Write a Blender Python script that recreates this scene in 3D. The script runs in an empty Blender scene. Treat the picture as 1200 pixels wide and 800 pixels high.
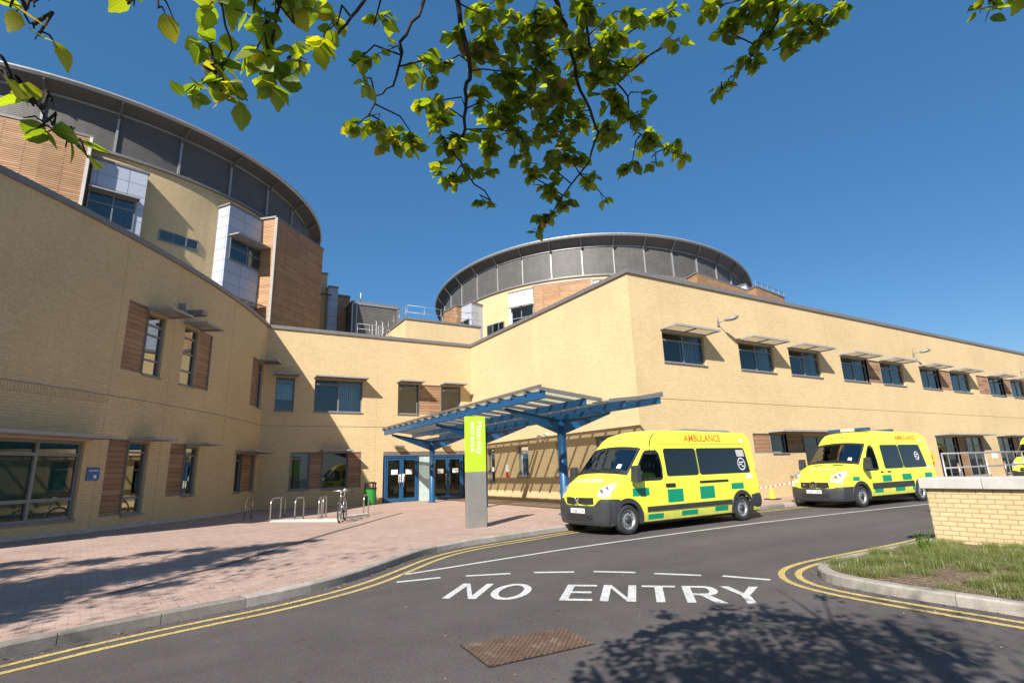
import bpy, math, random
import numpy as np
from mathutils import Vector, Matrix, Quaternion
from math import sin, cos, pi, radians, sqrt, atan2, hypot

scene = bpy.context.scene
C = scene.collection
random.seed(7)

# ------------------------------------------------------------------ camera
FPX = 623.46
EYE = np.array([0.0, 0.0, 1.526])
CAMROT = np.array([[0.8630741, -0.5040987, -0.0314274], [-0.0920806, -0.2182221, 0.9715453], [0.4966129, 0.8356217, 0.2347595]])
cam_d = bpy.data.cameras.new("camera")
cam_d.sensor_width = 36.0
cam_d.lens = FPX / 1200 * 36.0
cam_d.clip_start = 0.05
cam_d.clip_end = 2000
cam = bpy.data.objects.new("camera", cam_d)
C.objects.link(cam)
mw = Matrix.Identity(4)
for i in range(3):
    mw[i][0] = CAMROT[0][i]; mw[i][1] = CAMROT[1][i]; mw[i][2] = -CAMROT[2][i]; mw[i][3] = EYE[i]
cam.matrix_world = mw
scene.camera = cam

# ------------------------------------------------------------------ light
SUN_EL = radians(37.0)
TRAVEL = Vector((0.791 * cos(SUN_EL), 0.612 * cos(SUN_EL), -sin(SUN_EL))).normalized()
world = bpy.data.worlds.new("World"); scene.world = world
world.use_nodes = True
wn = world.node_tree.nodes; wl = world.node_tree.links
sky = wn.new("ShaderNodeTexSky"); sky.sky_type = 'NISHITA'
sky.sun_disc = False
sky.sun_elevation = SUN_EL
sky.sun_rotation = atan2(-TRAVEL.x, -TRAVEL.y)
sky.altitude = 0; sky.air_density = 1.0; sky.dust_density = 0.3; sky.ozone_density = 3.0
wn["Background"].inputs[1].default_value = 0.076
hs = wn.new("ShaderNodeHueSaturation"); hs.inputs['Saturation'].default_value = 1.25; hs.inputs['Hue'].default_value = 0.5
wl.new(sky.outputs[0], hs.inputs['Color']); mxs = wn.new("ShaderNodeMix"); mxs.data_type = 'RGBA'; mxs.inputs[0].default_value = 0.40
mxs.inputs[7].default_value = (0.55, 1.78, 3.65, 1)
wl.new(hs.outputs[0], mxs.inputs[6]); wl.new(mxs.outputs[2], wn["Background"].inputs[0])
sun_d = bpy.data.lights.new("sun", 'SUN'); sun_d.energy = 5.0; sun_d.angle = radians(0.5)
sun_d.color = (1.0, 0.95, 0.87)
sun = bpy.data.objects.new("sun", sun_d); C.objects.link(sun)
sun.rotation_euler = TRAVEL.to_track_quat('-Z', 'Y').to_euler()
sun.location = (-20, -20, 40)
scene.view_settings.view_transform = 'Standard'
scene.view_settings.look = 'None'
scene.view_settings.exposure = 0.86
scene.view_settings.gamma = 1.0
scene.view_settings.use_curve_mapping = False
scene.cycles.max_bounces = 6
scene.cycles.transparent_max_bounces = 12

# pixel of the photo (1200 x 800) -> a ray, and its hit with the plane or curve a thing stands on
def ray(x, y):
    return CAMROT.T @ np.array([(x - 600) / FPX, -(y - 400) / FPX, 1.0])
def at_z(x, y, z=0.0):
    d = ray(x, y); return EYE + d * ((z - EYE[2]) / d[2])
def at_d(x, y, dist):
    d = ray(x, y); return EYE + d * (dist / np.linalg.norm(d))
def to_px(p):
    v = CAMROT @ (np.array(p) - EYE)
    if v[2] < 0.05: return None
    return 600 + FPX * v[0] / v[2], 400 - FPX * v[1] / v[2]

# ------------------------------------------------------------------ materials
def new_mat(name):
    m = bpy.data.materials.new(name); m.use_nodes = True
    return m, m.node_tree.nodes, m.node_tree.links, m.node_tree.nodes["Principled BSDF"]
def mixc(N, L, fac, a, b, mode='MIX'):
    n = N.new("ShaderNodeMix"); n.data_type = 'RGBA'; n.blend_type = mode
    for s, v in ((0, fac), (6, a), (7, b)):
        if isinstance(v, bpy.types.NodeSocket): L.new(v, n.inputs[s])
        elif s == 0: n.inputs[0].default_value = v
        else: n.inputs[s].default_value = (*v, 1)
    return n.outputs[2]
def noise(N, L, vec, scale, detail=4, rough=0.6, dist=0.0):
    n = N.new("ShaderNodeTexNoise"); n.inputs['Scale'].default_value = scale
    n.inputs['Detail'].default_value = detail; n.inputs['Roughness'].default_value = rough
    n.inputs['Distortion'].default_value = dist
    if vec is not None: L.new(vec, n.inputs['Vector'])
    return n.outputs[0]
def ramp(N, L, fac, stops):
    n = N.new("ShaderNodeValToRGB"); L.new(fac, n.inputs[0])
    e = n.color_ramp.elements
    while len(e) < len(stops): e.new(0.5)
    for k, (p, c) in enumerate(stops):
        e[k].position = p; e[k].color = (*c, 1) if isinstance(c, tuple) else (c, c, c, 1)
    return n.outputs[0]
def coords(N, kind='Object'):
    return N.new("ShaderNodeTexCoord").outputs[kind]
def bump(N, L, B, h, strength=0.4, dist=0.01):
    n = N.new("ShaderNodeBump"); n.inputs['Strength'].default_value = strength; n.inputs['Distance'].default_value = dist
    L.new(h, n.inputs['Height']); L.new(n.outputs[0], B.inputs['Normal'])
def plain(name, col, rough=0.5, metal=0.0, var=0.12, scale=6.0, coat=0.0, spec=0.5, bmp=0.0):
    m, N, L, B = new_mat(name)
    co = coords(N)
    n = noise(N, L, co, scale, 5)
    a = tuple(max(0, c * (1 - var)) for c in col); b = tuple(min(1, c * (1 + var)) for c in col)
    L.new(ramp(N, L, n, [(0.3, a), (0.7, b)]), B.inputs['Base Color'])
    r = N.new("ShaderNodeMapRange"); r.inputs[3].default_value = max(0, rough - 0.08); r.inputs[4].default_value = min(1, rough + 0.1)
    L.new(n, r.inputs[0]); L.new(r.outputs[0], B.inputs['Roughness'])
    B.inputs['Metallic'].default_value = metal
    B.inputs['Specular IOR Level'].default_value = spec
    if coat: B.inputs['Coat Weight'].default_value = coat; B.inputs['Coat Roughness'].default_value = 0.05
    if bmp: bump(N, L, B, noise(N, L, co, scale * 8, 4), bmp, 0.005)
    return m
def bricks(name, c1, c2, cm, bw, bh, mortar=0.008, offset=0.5, uv='UV', big=0.12, bmp=0.5, rough=0.85, bias=0.0, squash=1.0, stain=None):
    m, N, L, B = new_mat(name)
    co = coords(N, uv)
    t = N.new("ShaderNodeTexBrick"); L.new(co, t.inputs['Vector'])
    t.offset = offset
    t.inputs['Color1'].default_value = (*c1, 1); t.inputs['Color2'].default_value = (*c2, 1); t.inputs['Mortar'].default_value = (*cm, 1)
    t.inputs['Scale'].default_value = 1.0; t.inputs['Mortar Size'].default_value = mortar; t.inputs['Mortar Smooth'].default_value = 0.15
    t.inputs['Bias'].default_value = bias
    t.inputs['Brick Width'].default_value = bw; t.inputs['Row Height'].default_value = bh
    n = noise(N, L, co, 0.35, 6, 0.65)
    n2 = noise(N, L, co, 9.0, 4)
    col = mixc(N, L, 1.0, t.outputs[0], ramp(N, L, n, [(0.25, 1 - big), (0.75, 1 + big * 0.4)]), 'MULTIPLY')
    col = mixc(N, L, 1.0, col, ramp(N, L, n2, [(0.3, 0.90), (0.7, 1.06)]), 'MULTIPLY')
    if stain:
        mp = N.new("ShaderNodeMapping"); L.new(co, mp.inputs[0]); mp.inputs['Scale'].default_value = (3.0, 0.18, 1)
        st = noise(N, L, mp.outputs[0], 1.0, 5, 0.7)
        col = mixc(N, L, ramp(N, L, st, [(0.52, 0.0), (0.8, stain)]), col, tuple(c * 0.6 for c in c1))
    L.new(col, B.inputs['Base Color'])
    B.inputs['Roughness'].default_value = rough
    inv = N.new("ShaderNodeMath"); inv.operation = 'SUBTRACT'; inv.inputs[0].default_value = 1.0; L.new(t.outputs[1], inv.inputs[1])
    if bmp: bump(N, L, B, inv.outputs[0], bmp, 0.006)
    return m
def planks(name, c1, c2, gap, w, h, mortar=0.006, rough=0.7, grain=0.35):
    m, N, L, B = new_mat(name)
    co = coords(N, 'UV')
    t = N.new("ShaderNodeTexBrick"); L.new(co, t.inputs['Vector']); t.offset = 0.37; t.offset_frequency = 2
    t.inputs['Color1'].default_value = (*c1, 1); t.inputs['Color2'].default_value = (*c2, 1); t.inputs['Mortar'].default_value = (*gap, 1)
    t.inputs['Scale'].default_value = 1.0; t.inputs['Mortar Size'].default_value = mortar; t.inputs['Mortar Smooth'].default_value = 0.3
    t.inputs['Brick Width'].default_value = w; t.inputs['Row Height'].default_value = h
    mp = N.new("ShaderNodeMapping"); L.new(co, mp.inputs[0]); mp.inputs['Scale'].default_value = (2.0, 34.0, 1)
    g = noise(N, L, mp.outputs[0], 1.0, 6, 0.65, 0.6)
    col = mixc(N, L, 1.0, t.outputs[0], ramp(N, L, g, [(0.25, 1 - grain), (0.75, 1.12)]), 'MULTIPLY')
    col = mixc(N, L, 1.0, col, ramp(N, L, noise(N, L, co, 1.1, 4), [(0.3, 0.82), (0.7, 1.1)]), 'MULTIPLY')
    L.new(col, B.inputs['Base Color']); B.inputs['Roughness'].default_value = rough
    inv = N.new("ShaderNodeMath"); inv.operation = 'SUBTRACT'; inv.inputs[0].default_value = 1.0; L.new(t.outputs[1], inv.inputs[1])
    bump(N, L, B, inv.outputs[0], 0.6, 0.01)
    return m
def glass(name, tint, fres=1.7, rough=0.01, trans=0.62, gcol=0.95):
    m, N, L, B = new_mat(name)
    N.remove(B)
    tr = N.new("ShaderNodeBsdfTransparent"); tr.inputs[0].default_value = (*[t * trans for t in tint], 1)
    gl = N.new("ShaderNodeBsdfGlossy"); gl.inputs['Roughness'].default_value = rough; gl.inputs[0].default_value = (gcol * .95, gcol, gcol, 1)
    f = N.new("ShaderNodeFresnel"); f.inputs[0].default_value = fres
    co = coords(N)
    bn = N.new("ShaderNodeBump"); bn.inputs['Strength'].default_value = 0.012; bn.inputs['Distance'].default_value = 0.02
    L.new(noise(N, L, co, 0.9, 1), bn.inputs['Height']); L.new(bn.outputs[0], gl.inputs['Normal'])
    mx = N.new("ShaderNodeMixShader"); L.new(f.outputs[0], mx.inputs[0]); L.new(tr.outputs[0], mx.inputs[1]); L.new(gl.outputs[0], mx.inputs[2])
    L.new(mx.outputs[0], N["Material Output"].inputs[0])
    return m

M = {}
M['brick'] = bricks('buff_brick', (0.64, 0.482, 0.265), (0.59, 0.437, 0.23), (0.535, 0.392, 0.21), 0.225, 0.075, 0.010, stain=0.28, big=0.14)
M['brick_near'] = bricks('buff_brick_near', (0.62, 0.46, 0.25), (0.56, 0.41, 0.21), (0.38, 0.28, 0.16), 0.23, 0.075, 0.010, big=0.1, bmp=0.8)
M['soldier'] = bricks('buff_soldier_brick', (0.58, 0.43, 0.23), (0.52, 0.38, 0.20), (0.40, 0.29, 0.15), 0.075, 0.22, 0.010, offset=0.0)
M['timber'] = planks('cedar_boards', (0.42, 0.25, 0.135), (0.28, 0.15, 0.078), (0.06, 0.032, 0.02), 2.2, 0.15)
M['slats'] = planks('cedar_slats', (0.50, 0.285, 0.14), (0.37, 0.195, 0.09), (0.06, 0.03, 0.014), 2.4, 0.11, 0.014, grain=0.25)
M['louvre'] = planks('grey_louvre', (0.115, 0.107, 0.097), (0.105, 0.098, 0.09), (0.032, 0.03, 0.028), 60.0, 0.12, 0.018, 0.55, 0.05)
M['silver_panel'] = bricks('silver_panel', (0.42, 0.45, 0.53), (0.38, 0.41, 0.49), (0.08, 0.08, 0.09), 1.35, 0.72, 0.012, offset=0.0, big=0.06, bmp=0.3, rough=0.38)
M['white_panel'] = bricks('white_panel', (0.78, 0.78, 0.77), (0.76, 0.76, 0.75), (0.3, 0.3, 0.3), 2.4, 1.6, 0.012, offset=0.0, big=0.04, bmp=0.3, rough=0.4)
M['coping'] = plain('coping_metal', (0.20, 0.185, 0.175), 0.5, 0.3)
M['joint'] = plain('mastic_joint', (0.40, 0.29, 0.155), 0.8)
M['fascia'] = plain('fascia_metal', (0.34, 0.335, 0.33), 0.45, 0.4)
M['bracket'] = plain('bracket_metal', (0.12, 0.118, 0.115), 0.5, 0.3)
M['soffit'] = plain('soffit_metal', (0.115, 0.11, 0.107), 0.6, 0.2)
M['alu'] = plain('grey_aluminium', (0.19, 0.185, 0.185), 0.45, 0.35)
M['shade'] = plain('sunshade_aluminium', (0.30, 0.285, 0.275), 0.55, 0.0)
M['frame'] = plain('window_frame_grey', (0.19, 0.195, 0.21), 0.45, 0.1)
M['galv'] = plain('galvanised_steel', (0.33, 0.33, 0.335), 0.42, 0.6, 0.2, 14)
M['glass'] = glass('window_glass', (0.74, 0.88, 0.90), 1.85, trans=.88)
M['glass_shaded'] = glass('shaded_window_glass', (0.66, 0.82, 0.80), 1.45, gcol=0.32)  # copy of the window glass, shade put in as darker tint and dimmed reflections
M['door_glass'] = glass('door_glass', (0.85, 0.9, 0.88), 1.5, 0.01, 0.8)
M['liner'] = plain('dim_room', (0.34, 0.37, 0.39), 0.9)
M['room_warm'] = plain('lobby_wall', (0.32, 0.27, 0.19), 0.9)
M['blind'] = plain('pale_blind', (0.78, 0.86, 0.88), 0.8)
M['blind_green'] = plain('green_blind', (0.12, 0.28, 0.24), 0.8)
M['frosted'] = plain('frosted_glass_panel', (0.42, 0.52, 0.50), 0.25)
M['blue'] = plain('blue_steel_paint', (0.010, 0.075, 0.185), 0.42, 0.0, 0.1, 5, 0.15)
M['kerb'] = None
M['white'] = plain('white_card', (0.78, 0.78, 0.76), 0.6)
M['black'] = plain('black_plastic', (0.018, 0.018, 0.02), 0.5, 0, 0.2)
M['steel'] = plain('stainless_steel', (0.46, 0.45, 0.43), 0.28, 0.9, 0.08)
M['sign_green'] = plain('lime_sign_enamel', (0.42, 0.66, 0.03), 0.35, 0, 0.03, 3)
M['sign_steel'] = plain('brushed_sign_steel', (0.33, 0.315, 0.295), 0.42, 0.55, 0.07, 4)
M['bin_green'] = plain('green_bin_plastic', (0.02, 0.25, 0.035), 0.4)
M['sign_blue'] = plain('blue_sign', (0.01, 0.12, 0.33), 0.4)
M['sign_yellow'] = plain('yellow_sign', (0.75, 0.50, 0.02), 0.45)
M['red'] = plain('red_plastic', (0.55, 0.03, 0.02), 0.4)
M['orange'] = plain('orange_lettering', (0.55, 0.17, 0.02), 0.5)
M['cone_yellow'] = plain('yellow_cone_plastic', (0.80, 0.52, 0.02), 0.5)
M['tyre'] = plain('tyre_rubber', (0.022, 0.022, 0.023), 0.8, 0, 0.25, 20)
M['rim'] = plain('painted_steel_rim', (0.36, 0.36, 0.37), 0.38, 0.6)
M['chrome'] = plain('chrome', (0.75, 0.75, 0.76), 0.12, 1.0, 0.03)
M['bumper'] = plain('grey_bumper_plastic', (0.032, 0.033, 0.036), 0.5, 0, 0.1, 10)
def van_paint(name, col):
    m, N, L, B = new_mat(name)
    co = coords(N)
    sep = N.new("ShaderNodeSeparateXYZ"); L.new(co, sep.inputs[0])
    n = noise(N, L, co, 3.0, 6, 0.7)
    dirt = N.new("ShaderNodeMapRange"); dirt.inputs[1].default_value = 0.75; dirt.inputs[2].default_value = 0.25
    L.new(sep.outputs[2], dirt.inputs[0])
    mm = N.new("ShaderNodeMath"); mm.operation = 'MULTIPLY'; L.new(dirt.outputs[0], mm.inputs[0]); L.new(n, mm.inputs[1])
    L.new(mixc(N, L, mm.outputs[0], col, (0.22, 0.2, 0.13)), B.inputs['Base Color'])
    B.inputs['Roughness'].default_value = 0.33; B.inputs['Coat Weight'].default_value = 0.5; B.inputs['Coat Roughness'].default_value = 0.076
    return m
M['van'] = van_paint('fluorescent_yellow_paint', (0.79, 0.80, 0.05))
M['patch'] = plain('green_reflective_film', (0.0, 0.235, 0.125), 0.4, 0, 0.05, 4)
M['privacy'] = plain('privacy_glass', (0.010, 0.013, 0.014), 0.06, 0, 0.05, 2, 0.3)
M['cabglass'] = glass('cab_glass', (0.80, 0.9, 0.86), 1.4, 0.01, 0.75, 0.24)
M['lamp'] = plain('headlamp_lens', (0.62, 0.66, 0.68), 0.10, 0.35, 0.25, 18, 0.6)
M['lamp_blue'] = plain('blue_beacon_lens', (0.015, 0.06, 0.17), 0.2, 0, 0.1, 9, 0.4)
M['lamp_red'] = plain('red_lamp_lens', (0.4, 0.01, 0.01), 0.2, 0, 0.1, 9, 0.4)
M['cab_dark'] = plain('cab_trim', (0.035, 0.04, 0.04), 0.8)
M['seat'] = plain('seat_fabric', (0.06, 0.07, 0.09), 0.9)
M['hivis'] = plain('high_visibility_cloth', (0.65, 0.85, 0.05), 0.8)
M['skinw'] = plain('silver_film', (0.66, 0.67, 0.70), 0.4)
M['plate'] = plain('plate_white', (0.72, 0.72, 0.70), 0.4)
M['stone'] = plain('precast_stone', (0.45, 0.425, 0.395), 0.8, 0, 0.12, 5, bmp=0.3)
M['concrete'] = plain('pale_concrete', (0.45, 0.42, 0.37), 0.85, 0, 0.15, 4, bmp=0.3)
M['bark'] = plain('dark_bark', (0.03, 0.023, 0.018), 0.9, 0, 0.35, 20, bmp=0.6)

def ground_mats():
    # asphalt
    m, N, L, B = new_mat('asphalt'); co = coords(N)
    fine = noise(N, L, co, 160, 3, 0.7); mid = noise(N, L, co, 1.3, 6, 0.7); big = noise(N, L, co, 0.16, 5, 0.6, 0.8)
    v = N.new("ShaderNodeTexVoronoi"); v.inputs['Scale'].default_value = 95; L.new(co, v.inputs['Vector'])
    c = ramp(N, L, fine, [(0.28, (0.054, 0.046, 0.0445)), (0.72, (0.122, 0.104, 0.099))])
    c = mixc(N, L, 0.35, c, v.outputs['Color'], 'SOFT_LIGHT')
    c = mixc(N, L, 1.0, c, ramp(N, L, mid, [(0.3, 0.84), (0.7, 1.12)]), 'MULTIPLY')
    c = mixc(N, L, 1.0, c, ramp(N, L, big, [(0.3, 0.86), (0.7, 1.14)]), 'MULTIPLY')
    mp = N.new("ShaderNodeMapping"); L.new(co, mp.inputs[0]); mp.inputs['Rotation'].default_value = (0, 0, radians(-42)); mp.inputs['Scale'].default_value = (0.05, 0.62, 1)
    c = mixc(N, L, 1.0, c, ramp(N, L, noise(N, L, mp.outputs[0], 1.0, 3, 0.5), [(0.35, 0.86), (0.65, 1.16)]), 'MULTIPLY')
    grit = noise(N, L, co, 55, 2, 0.5)
    c = mixc(N, L, ramp(N, L, grit, [(0.66, 0.0), (0.74, 0.5)]), c, (0.20, 0.185, 0.17))
    # oil spots and scuffs
    sp = noise(N, L, co, 2.4, 3, 0.5)
    c = mixc(N, L, ramp(N, L, sp, [(0.69, 0.0), (0.76, 0.55)]), c, (0.028, 0.026, 0.026))
    # cracks and sealed joints
    w = N.new("ShaderNodeTexVoronoi"); w.feature = 'DISTANCE_TO_EDGE'; w.inputs['Scale'].default_value = 0.22
    wob = N.new("ShaderNodeVectorMath"); wob.operation = 'ADD'
    nz = N.new("ShaderNodeTexNoise"); nz.inputs['Scale'].default_value = 1.7; L.new(co, nz.inputs['Vector'])
    L.new(co, wob.inputs[0]); L.new(nz.outputs['Color'], wob.inputs[1]); L.new(wob.outputs[0], w.inputs['Vector'])
    c = mixc(N, L, ramp(N, L, w.outputs['Distance'], [(0.0, 0.5), (0.0028, 0.0)]), c, (0.03, 0.028, 0.028))
    pale = noise(N, L, co, 14, 2, 0.5)
    c = mixc(N, L, ramp(N, L, pale, [(0.74, 0.0), (0.8, 0.35)]), c, (0.22, 0.2, 0.18))
    L.new(c, B.inputs['Base Color']); B.inputs['Roughness'].default_value = 0.82
    B.inputs['Specular IOR Level'].default_value = 0.35
    bump(N, L, B, fine, 0.55, 0.004)
    M['asphalt'] = m
    # paint
    def paint(name, col, under=(0.075, 0.068, 0.066), lo=0.34, hi=0.42):
        m, N, L, B = new_mat(name); co = coords(N)
        a = noise(N, L, co, 26, 5, 0.75); b = noise(N, L, co, 130, 3, 0.7)
        mx = N.new("ShaderNodeMath"); mx.operation = 'MULTIPLY_ADD'; L.new(b, mx.inputs[0]); mx.inputs[1].default_value = 0.45; 
        sc = N.new("ShaderNodeMath"); sc.operation = 'MULTIPLY'; L.new(a, sc.inputs[0]); sc.inputs[1].default_value = 0.55; L.new(sc.outputs[0], mx.inputs[2])
        c = mixc(N, L, ramp(N, L, mx.outputs[0], [(lo, 0.0), (hi, 1.0)]), under, col)
        c = mixc(N, L, 1.0, c, ramp(N, L, noise(N, L, co, 2.0, 4), [(0.3, 0.82), (0.7, 1.05)]), 'MULTIPLY')
        L.new(c, B.inputs['Base Color']); B.inputs['Roughness'].default_value = 0.7
        return m
    M['paint_white'] = paint('white_road_paint', (0.62, 0.61, 0.585), lo=0.40, hi=0.49)
    M['paint_yellow'] = paint('yellow_road_paint', (0.60, 0.44, 0.13), lo=0.41, hi=0.50)
    # block paving
    m, N, L, B = new_mat('block_paving'); co = coords(N, 'UV')
    t = N.new("ShaderNodeTexBrick"); L.new(co, t.inputs['Vector'])
    t.inputs['Color1'].default_value = (0.38, 0.255, 0.205, 1); t.inputs['Color2'].default_value = (0.44, 0.315, 0.25, 1); t.inputs['Mortar'].default_value = (0.27, 0.20, 0.17, 1)
    t.inputs['Scale'].default_value = 1.0; t.inputs['Brick Width'].default_value = 0.2; t.inputs['Row Height'].default_value = 0.1
    t.inputs['Mortar Size'].default_value = 0.006; t.inputs['Mortar Smooth'].default_value = 0.4
    n = noise(N, L, co, 0.6, 6, 0.7); n2 = noise(N, L, co, 7, 4)
    vv = N.new("ShaderNodeTexVoronoi"); vv.inputs['Scale'].default_value = 6.5; L.new(co, vv.inputs['Vector'])
    sv = N.new('ShaderNodeSeparateColor'); L.new(vv.outputs['Color'], sv.inputs[0]); c = mixc(N, L, 0.25, t.outputs[0], ramp(N, L, sv.outputs[0], [(0.0, (.30, .25, .24)), (.5, (.5, .5, .5)), (1.0, (.66, .58, .52))]), 'SOFT_LIGHT')
    c = mixc(N, L, 1.0, c, ramp(N, L, n, [(0.3, 0.84), (0.7, 1.1)]), 'MULTIPLY')
    c = mixc(N, L, 1.0, c, ramp(N, L, n2, [(0.3, 0.9), (0.7, 1.06)]), 'MULTIPLY')
    L.new(c, B.inputs['Base Color']); B.inputs['Roughness'].default_value = 0.85
    inv = N.new("ShaderNodeMath"); inv.operation = 'SUBTRACT'; inv.inputs[0].default_value = 1.0; L.new(t.outputs[1], inv.inputs[1])
    bump(N, L, B, inv.outputs[0], 0.5, 0.004)
    M['paving'] = m
    # kerb stones
    m, N, L, B = new_mat('kerb_stone'); co = coords(N)
    gi = N.new("ShaderNodeNewGeometry")
    c = ramp(N, L, gi.outputs['Random Per Island'], [(0.0, (0.22, 0.195, 0.165)), (0.5, (0.33, 0.295, 0.25)), (1.0, (0.43, 0.38, 0.34))])
    c = mixc(N, L, 1.0, c, ramp(N, L, noise(N, L, co, 5, 6, 0.7), [(0.3, 0.72), (0.7, 1.12)]), 'MULTIPLY')
    c = mixc(N, L, 1.0, c, ramp(N, L, noise(N, L, co, 60, 3), [(0.3, 0.86), (0.7, 1.1)]), 'MULTIPLY')
    L.new(c, B.inputs['Base Color']); B.inputs['Roughness'].default_value = 0.85
    bump(N, L, B, noise(N, L, co, 45, 4), 0.4, 0.006)
    M['kerb'] = m
    # soil and mulch
    m, N, L, B = new_mat('bark_mulch'); co = coords(N)
    v = N.new("ShaderNodeTexVoronoi"); v.inputs['Scale'].default_value = 26; L.new(co, v.inputs['Vector'])
    c = ramp(N, L, noise(N, L, co, 18, 5, 0.75), [(0.3, (0.05, 0.034, 0.02)), (0.55, (0.17, 0.115, 0.07)), (0.75, (0.34, 0.25, 0.16))])
    pass
    L.new(c, B.inputs['Base Color']); B.inputs['Roughness'].default_value = 0.95
    bump(N, L, B, v.outputs['Distance'], 0.9, 0.03)
    M['mulch'] = m
    # cast iron cover
    m, N, L, B = new_mat('rusty_cast_iron'); co = coords(N)
    ch = N.new("ShaderNodeTexChecker"); ch.inputs['Scale'].default_value = 34; L.new(co, ch.inputs['Vector'])
    n = noise(N, L, co, 6, 5, 0.7)
    c = ramp(N, L, n, [(0.3, (0.11, 0.065, 0.042)), (0.55, (0.165, 0.10, 0.062)), (0.72, (0.27, 0.22, 0.17))])
    c = mixc(N, L, 1.0, c, ramp(N, L, ch.outputs[1], [(0.0, 0.6), (1.0, 1.15)]), 'MULTIPLY')
    L.new(c, B.inputs['Base Color']); B.inputs['Roughness'].default_value = 0.65; B.inputs['Metallic'].default_value = 0.25
    bump(N, L, B, ch.outputs[1], 0.8, 0.006)
    M['iron'] = m
    # leaves
    def leafmat(name, stops, trans=0.55):
        m, N, L, B = new_mat(name); N.remove(B)
        gi = N.new("ShaderNodeNewGeometry")
        c = ramp(N, L, gi.outputs['Random Per Island'], stops)
        uv = N.new("ShaderNodeTexCoord").outputs['UV']; sp = N.new("ShaderNodeSeparateXYZ"); L.new(uv, sp.inputs[0])
        def mth(op, a, b=None):
            n = N.new("ShaderNodeMath"); n.operation = op
            for i, v in enumerate((a, b)):
                if v is None: continue
                if isinstance(v, bpy.types.NodeSocket): L.new(v, n.inputs[i])
                else: n.inputs[i].default_value = v
            return n.outputs[0]
        au = mth('ABSOLUTE', sp.outputs[0])
        rib = mth('FRACT', mth('MULTIPLY', mth('SUBTRACT', sp.outputs[1], mth('MULTIPLY', au, .55)), 8.0))
        c = mixc(N, L, ramp(N, L, au, [(0.0, .55), (.05, 0.0)]), c, (.22, .25, .06))
        c = mixc(N, L, ramp(N, L, rib, [(0.0, .4), (.16, 0.0)]), c, (.20, .24, .05))
        c = mixc(N, L, 1.0, c, ramp(N, L, rib, [(0.1, .82), (.6, 1.12)]), 'MULTIPLY')
        df = N.new("ShaderNodeBsdfDiffuse"); L.new(c, df.inputs[0])
        tl = N.new("ShaderNodeBsdfTranslucent")
        L.new(mixc(N, L, 1.0, c, (2.9, 2.6, 0.5), 'MULTIPLY'), tl.inputs[0])
        gl = N.new("ShaderNodeBsdfGlossy"); gl.inputs['Roughness'].default_value = 0.42; gl.inputs[0].default_value = (0.7, 0.75, 0.7, 1)
        a = N.new("ShaderNodeMixShader"); a.inputs[0].default_value = trans; L.new(df.outputs[0], a.inputs[1]); L.new(tl.outputs[0], a.inputs[2])
        b = N.new("ShaderNodeMixShader"); b.inputs[0].default_value = 0.06; L.new(a.outputs[0], b.inputs[1]); L.new(gl.outputs[0], b.inputs[2])
        L.new(b.outputs[0], N["Material Output"].inputs[0])
        return m
    M['leaf'] = leafmat('beech_leaf', [(0.0, (0.06, 0.105, 0.012)), (0.4, (0.115, 0.17, 0.016)), (0.85, (0.18, 0.22, 0.02)), (0.97, (0.24, 0.23, 0.025)), (1.0, (0.20, 0.10, 0.03))], 0.62)
    M['grass'] = leafmat('fescue_blade', [(0.0, (0.12, 0.16, 0.14)), (0.45, (0.17, 0.20, 0.15)), (0.7, (0.16, 0.18, 0.07)), (1.0, (0.34, 0.29, 0.17))], 0.3)
    M['weed'] = leafmat('weed_leaf', [(0.0, (0.08, 0.15, 0.03)), (1.0, (0.16, 0.24, 0.05))], 0.4)
ground_mats()
M['silver_soft'] = plain('pale_saddle', (0.6, 0.6, 0.58), 0.5)
def canopy_glass():
    m, N, L, B = new_mat('canopy_roof_glass'); N.remove(B)
    tr = N.new("ShaderNodeBsdfTransparent"); tr.inputs[0].default_value = (.80, .82, .80, 1)
    tl = N.new("ShaderNodeBsdfTranslucent"); tl.inputs[0].default_value = (.72, .76, .68, 1)
    gl = N.new("ShaderNodeBsdfGlossy"); gl.inputs['Roughness'].default_value = .08
    a = N.new("ShaderNodeMixShader"); a.inputs[0].default_value = .2; L.new(tr.outputs[0], a.inputs[1]); L.new(tl.outputs[0], a.inputs[2])
    b = N.new("ShaderNodeMixShader"); b.inputs[0].default_value = .08; L.new(a.outputs[0], b.inputs[1]); L.new(gl.outputs[0], b.inputs[2])
    L.new(b.outputs[0], N["Material Output"].inputs[0]); M['canopy_glass'] = m
canopy_glass()
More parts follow.
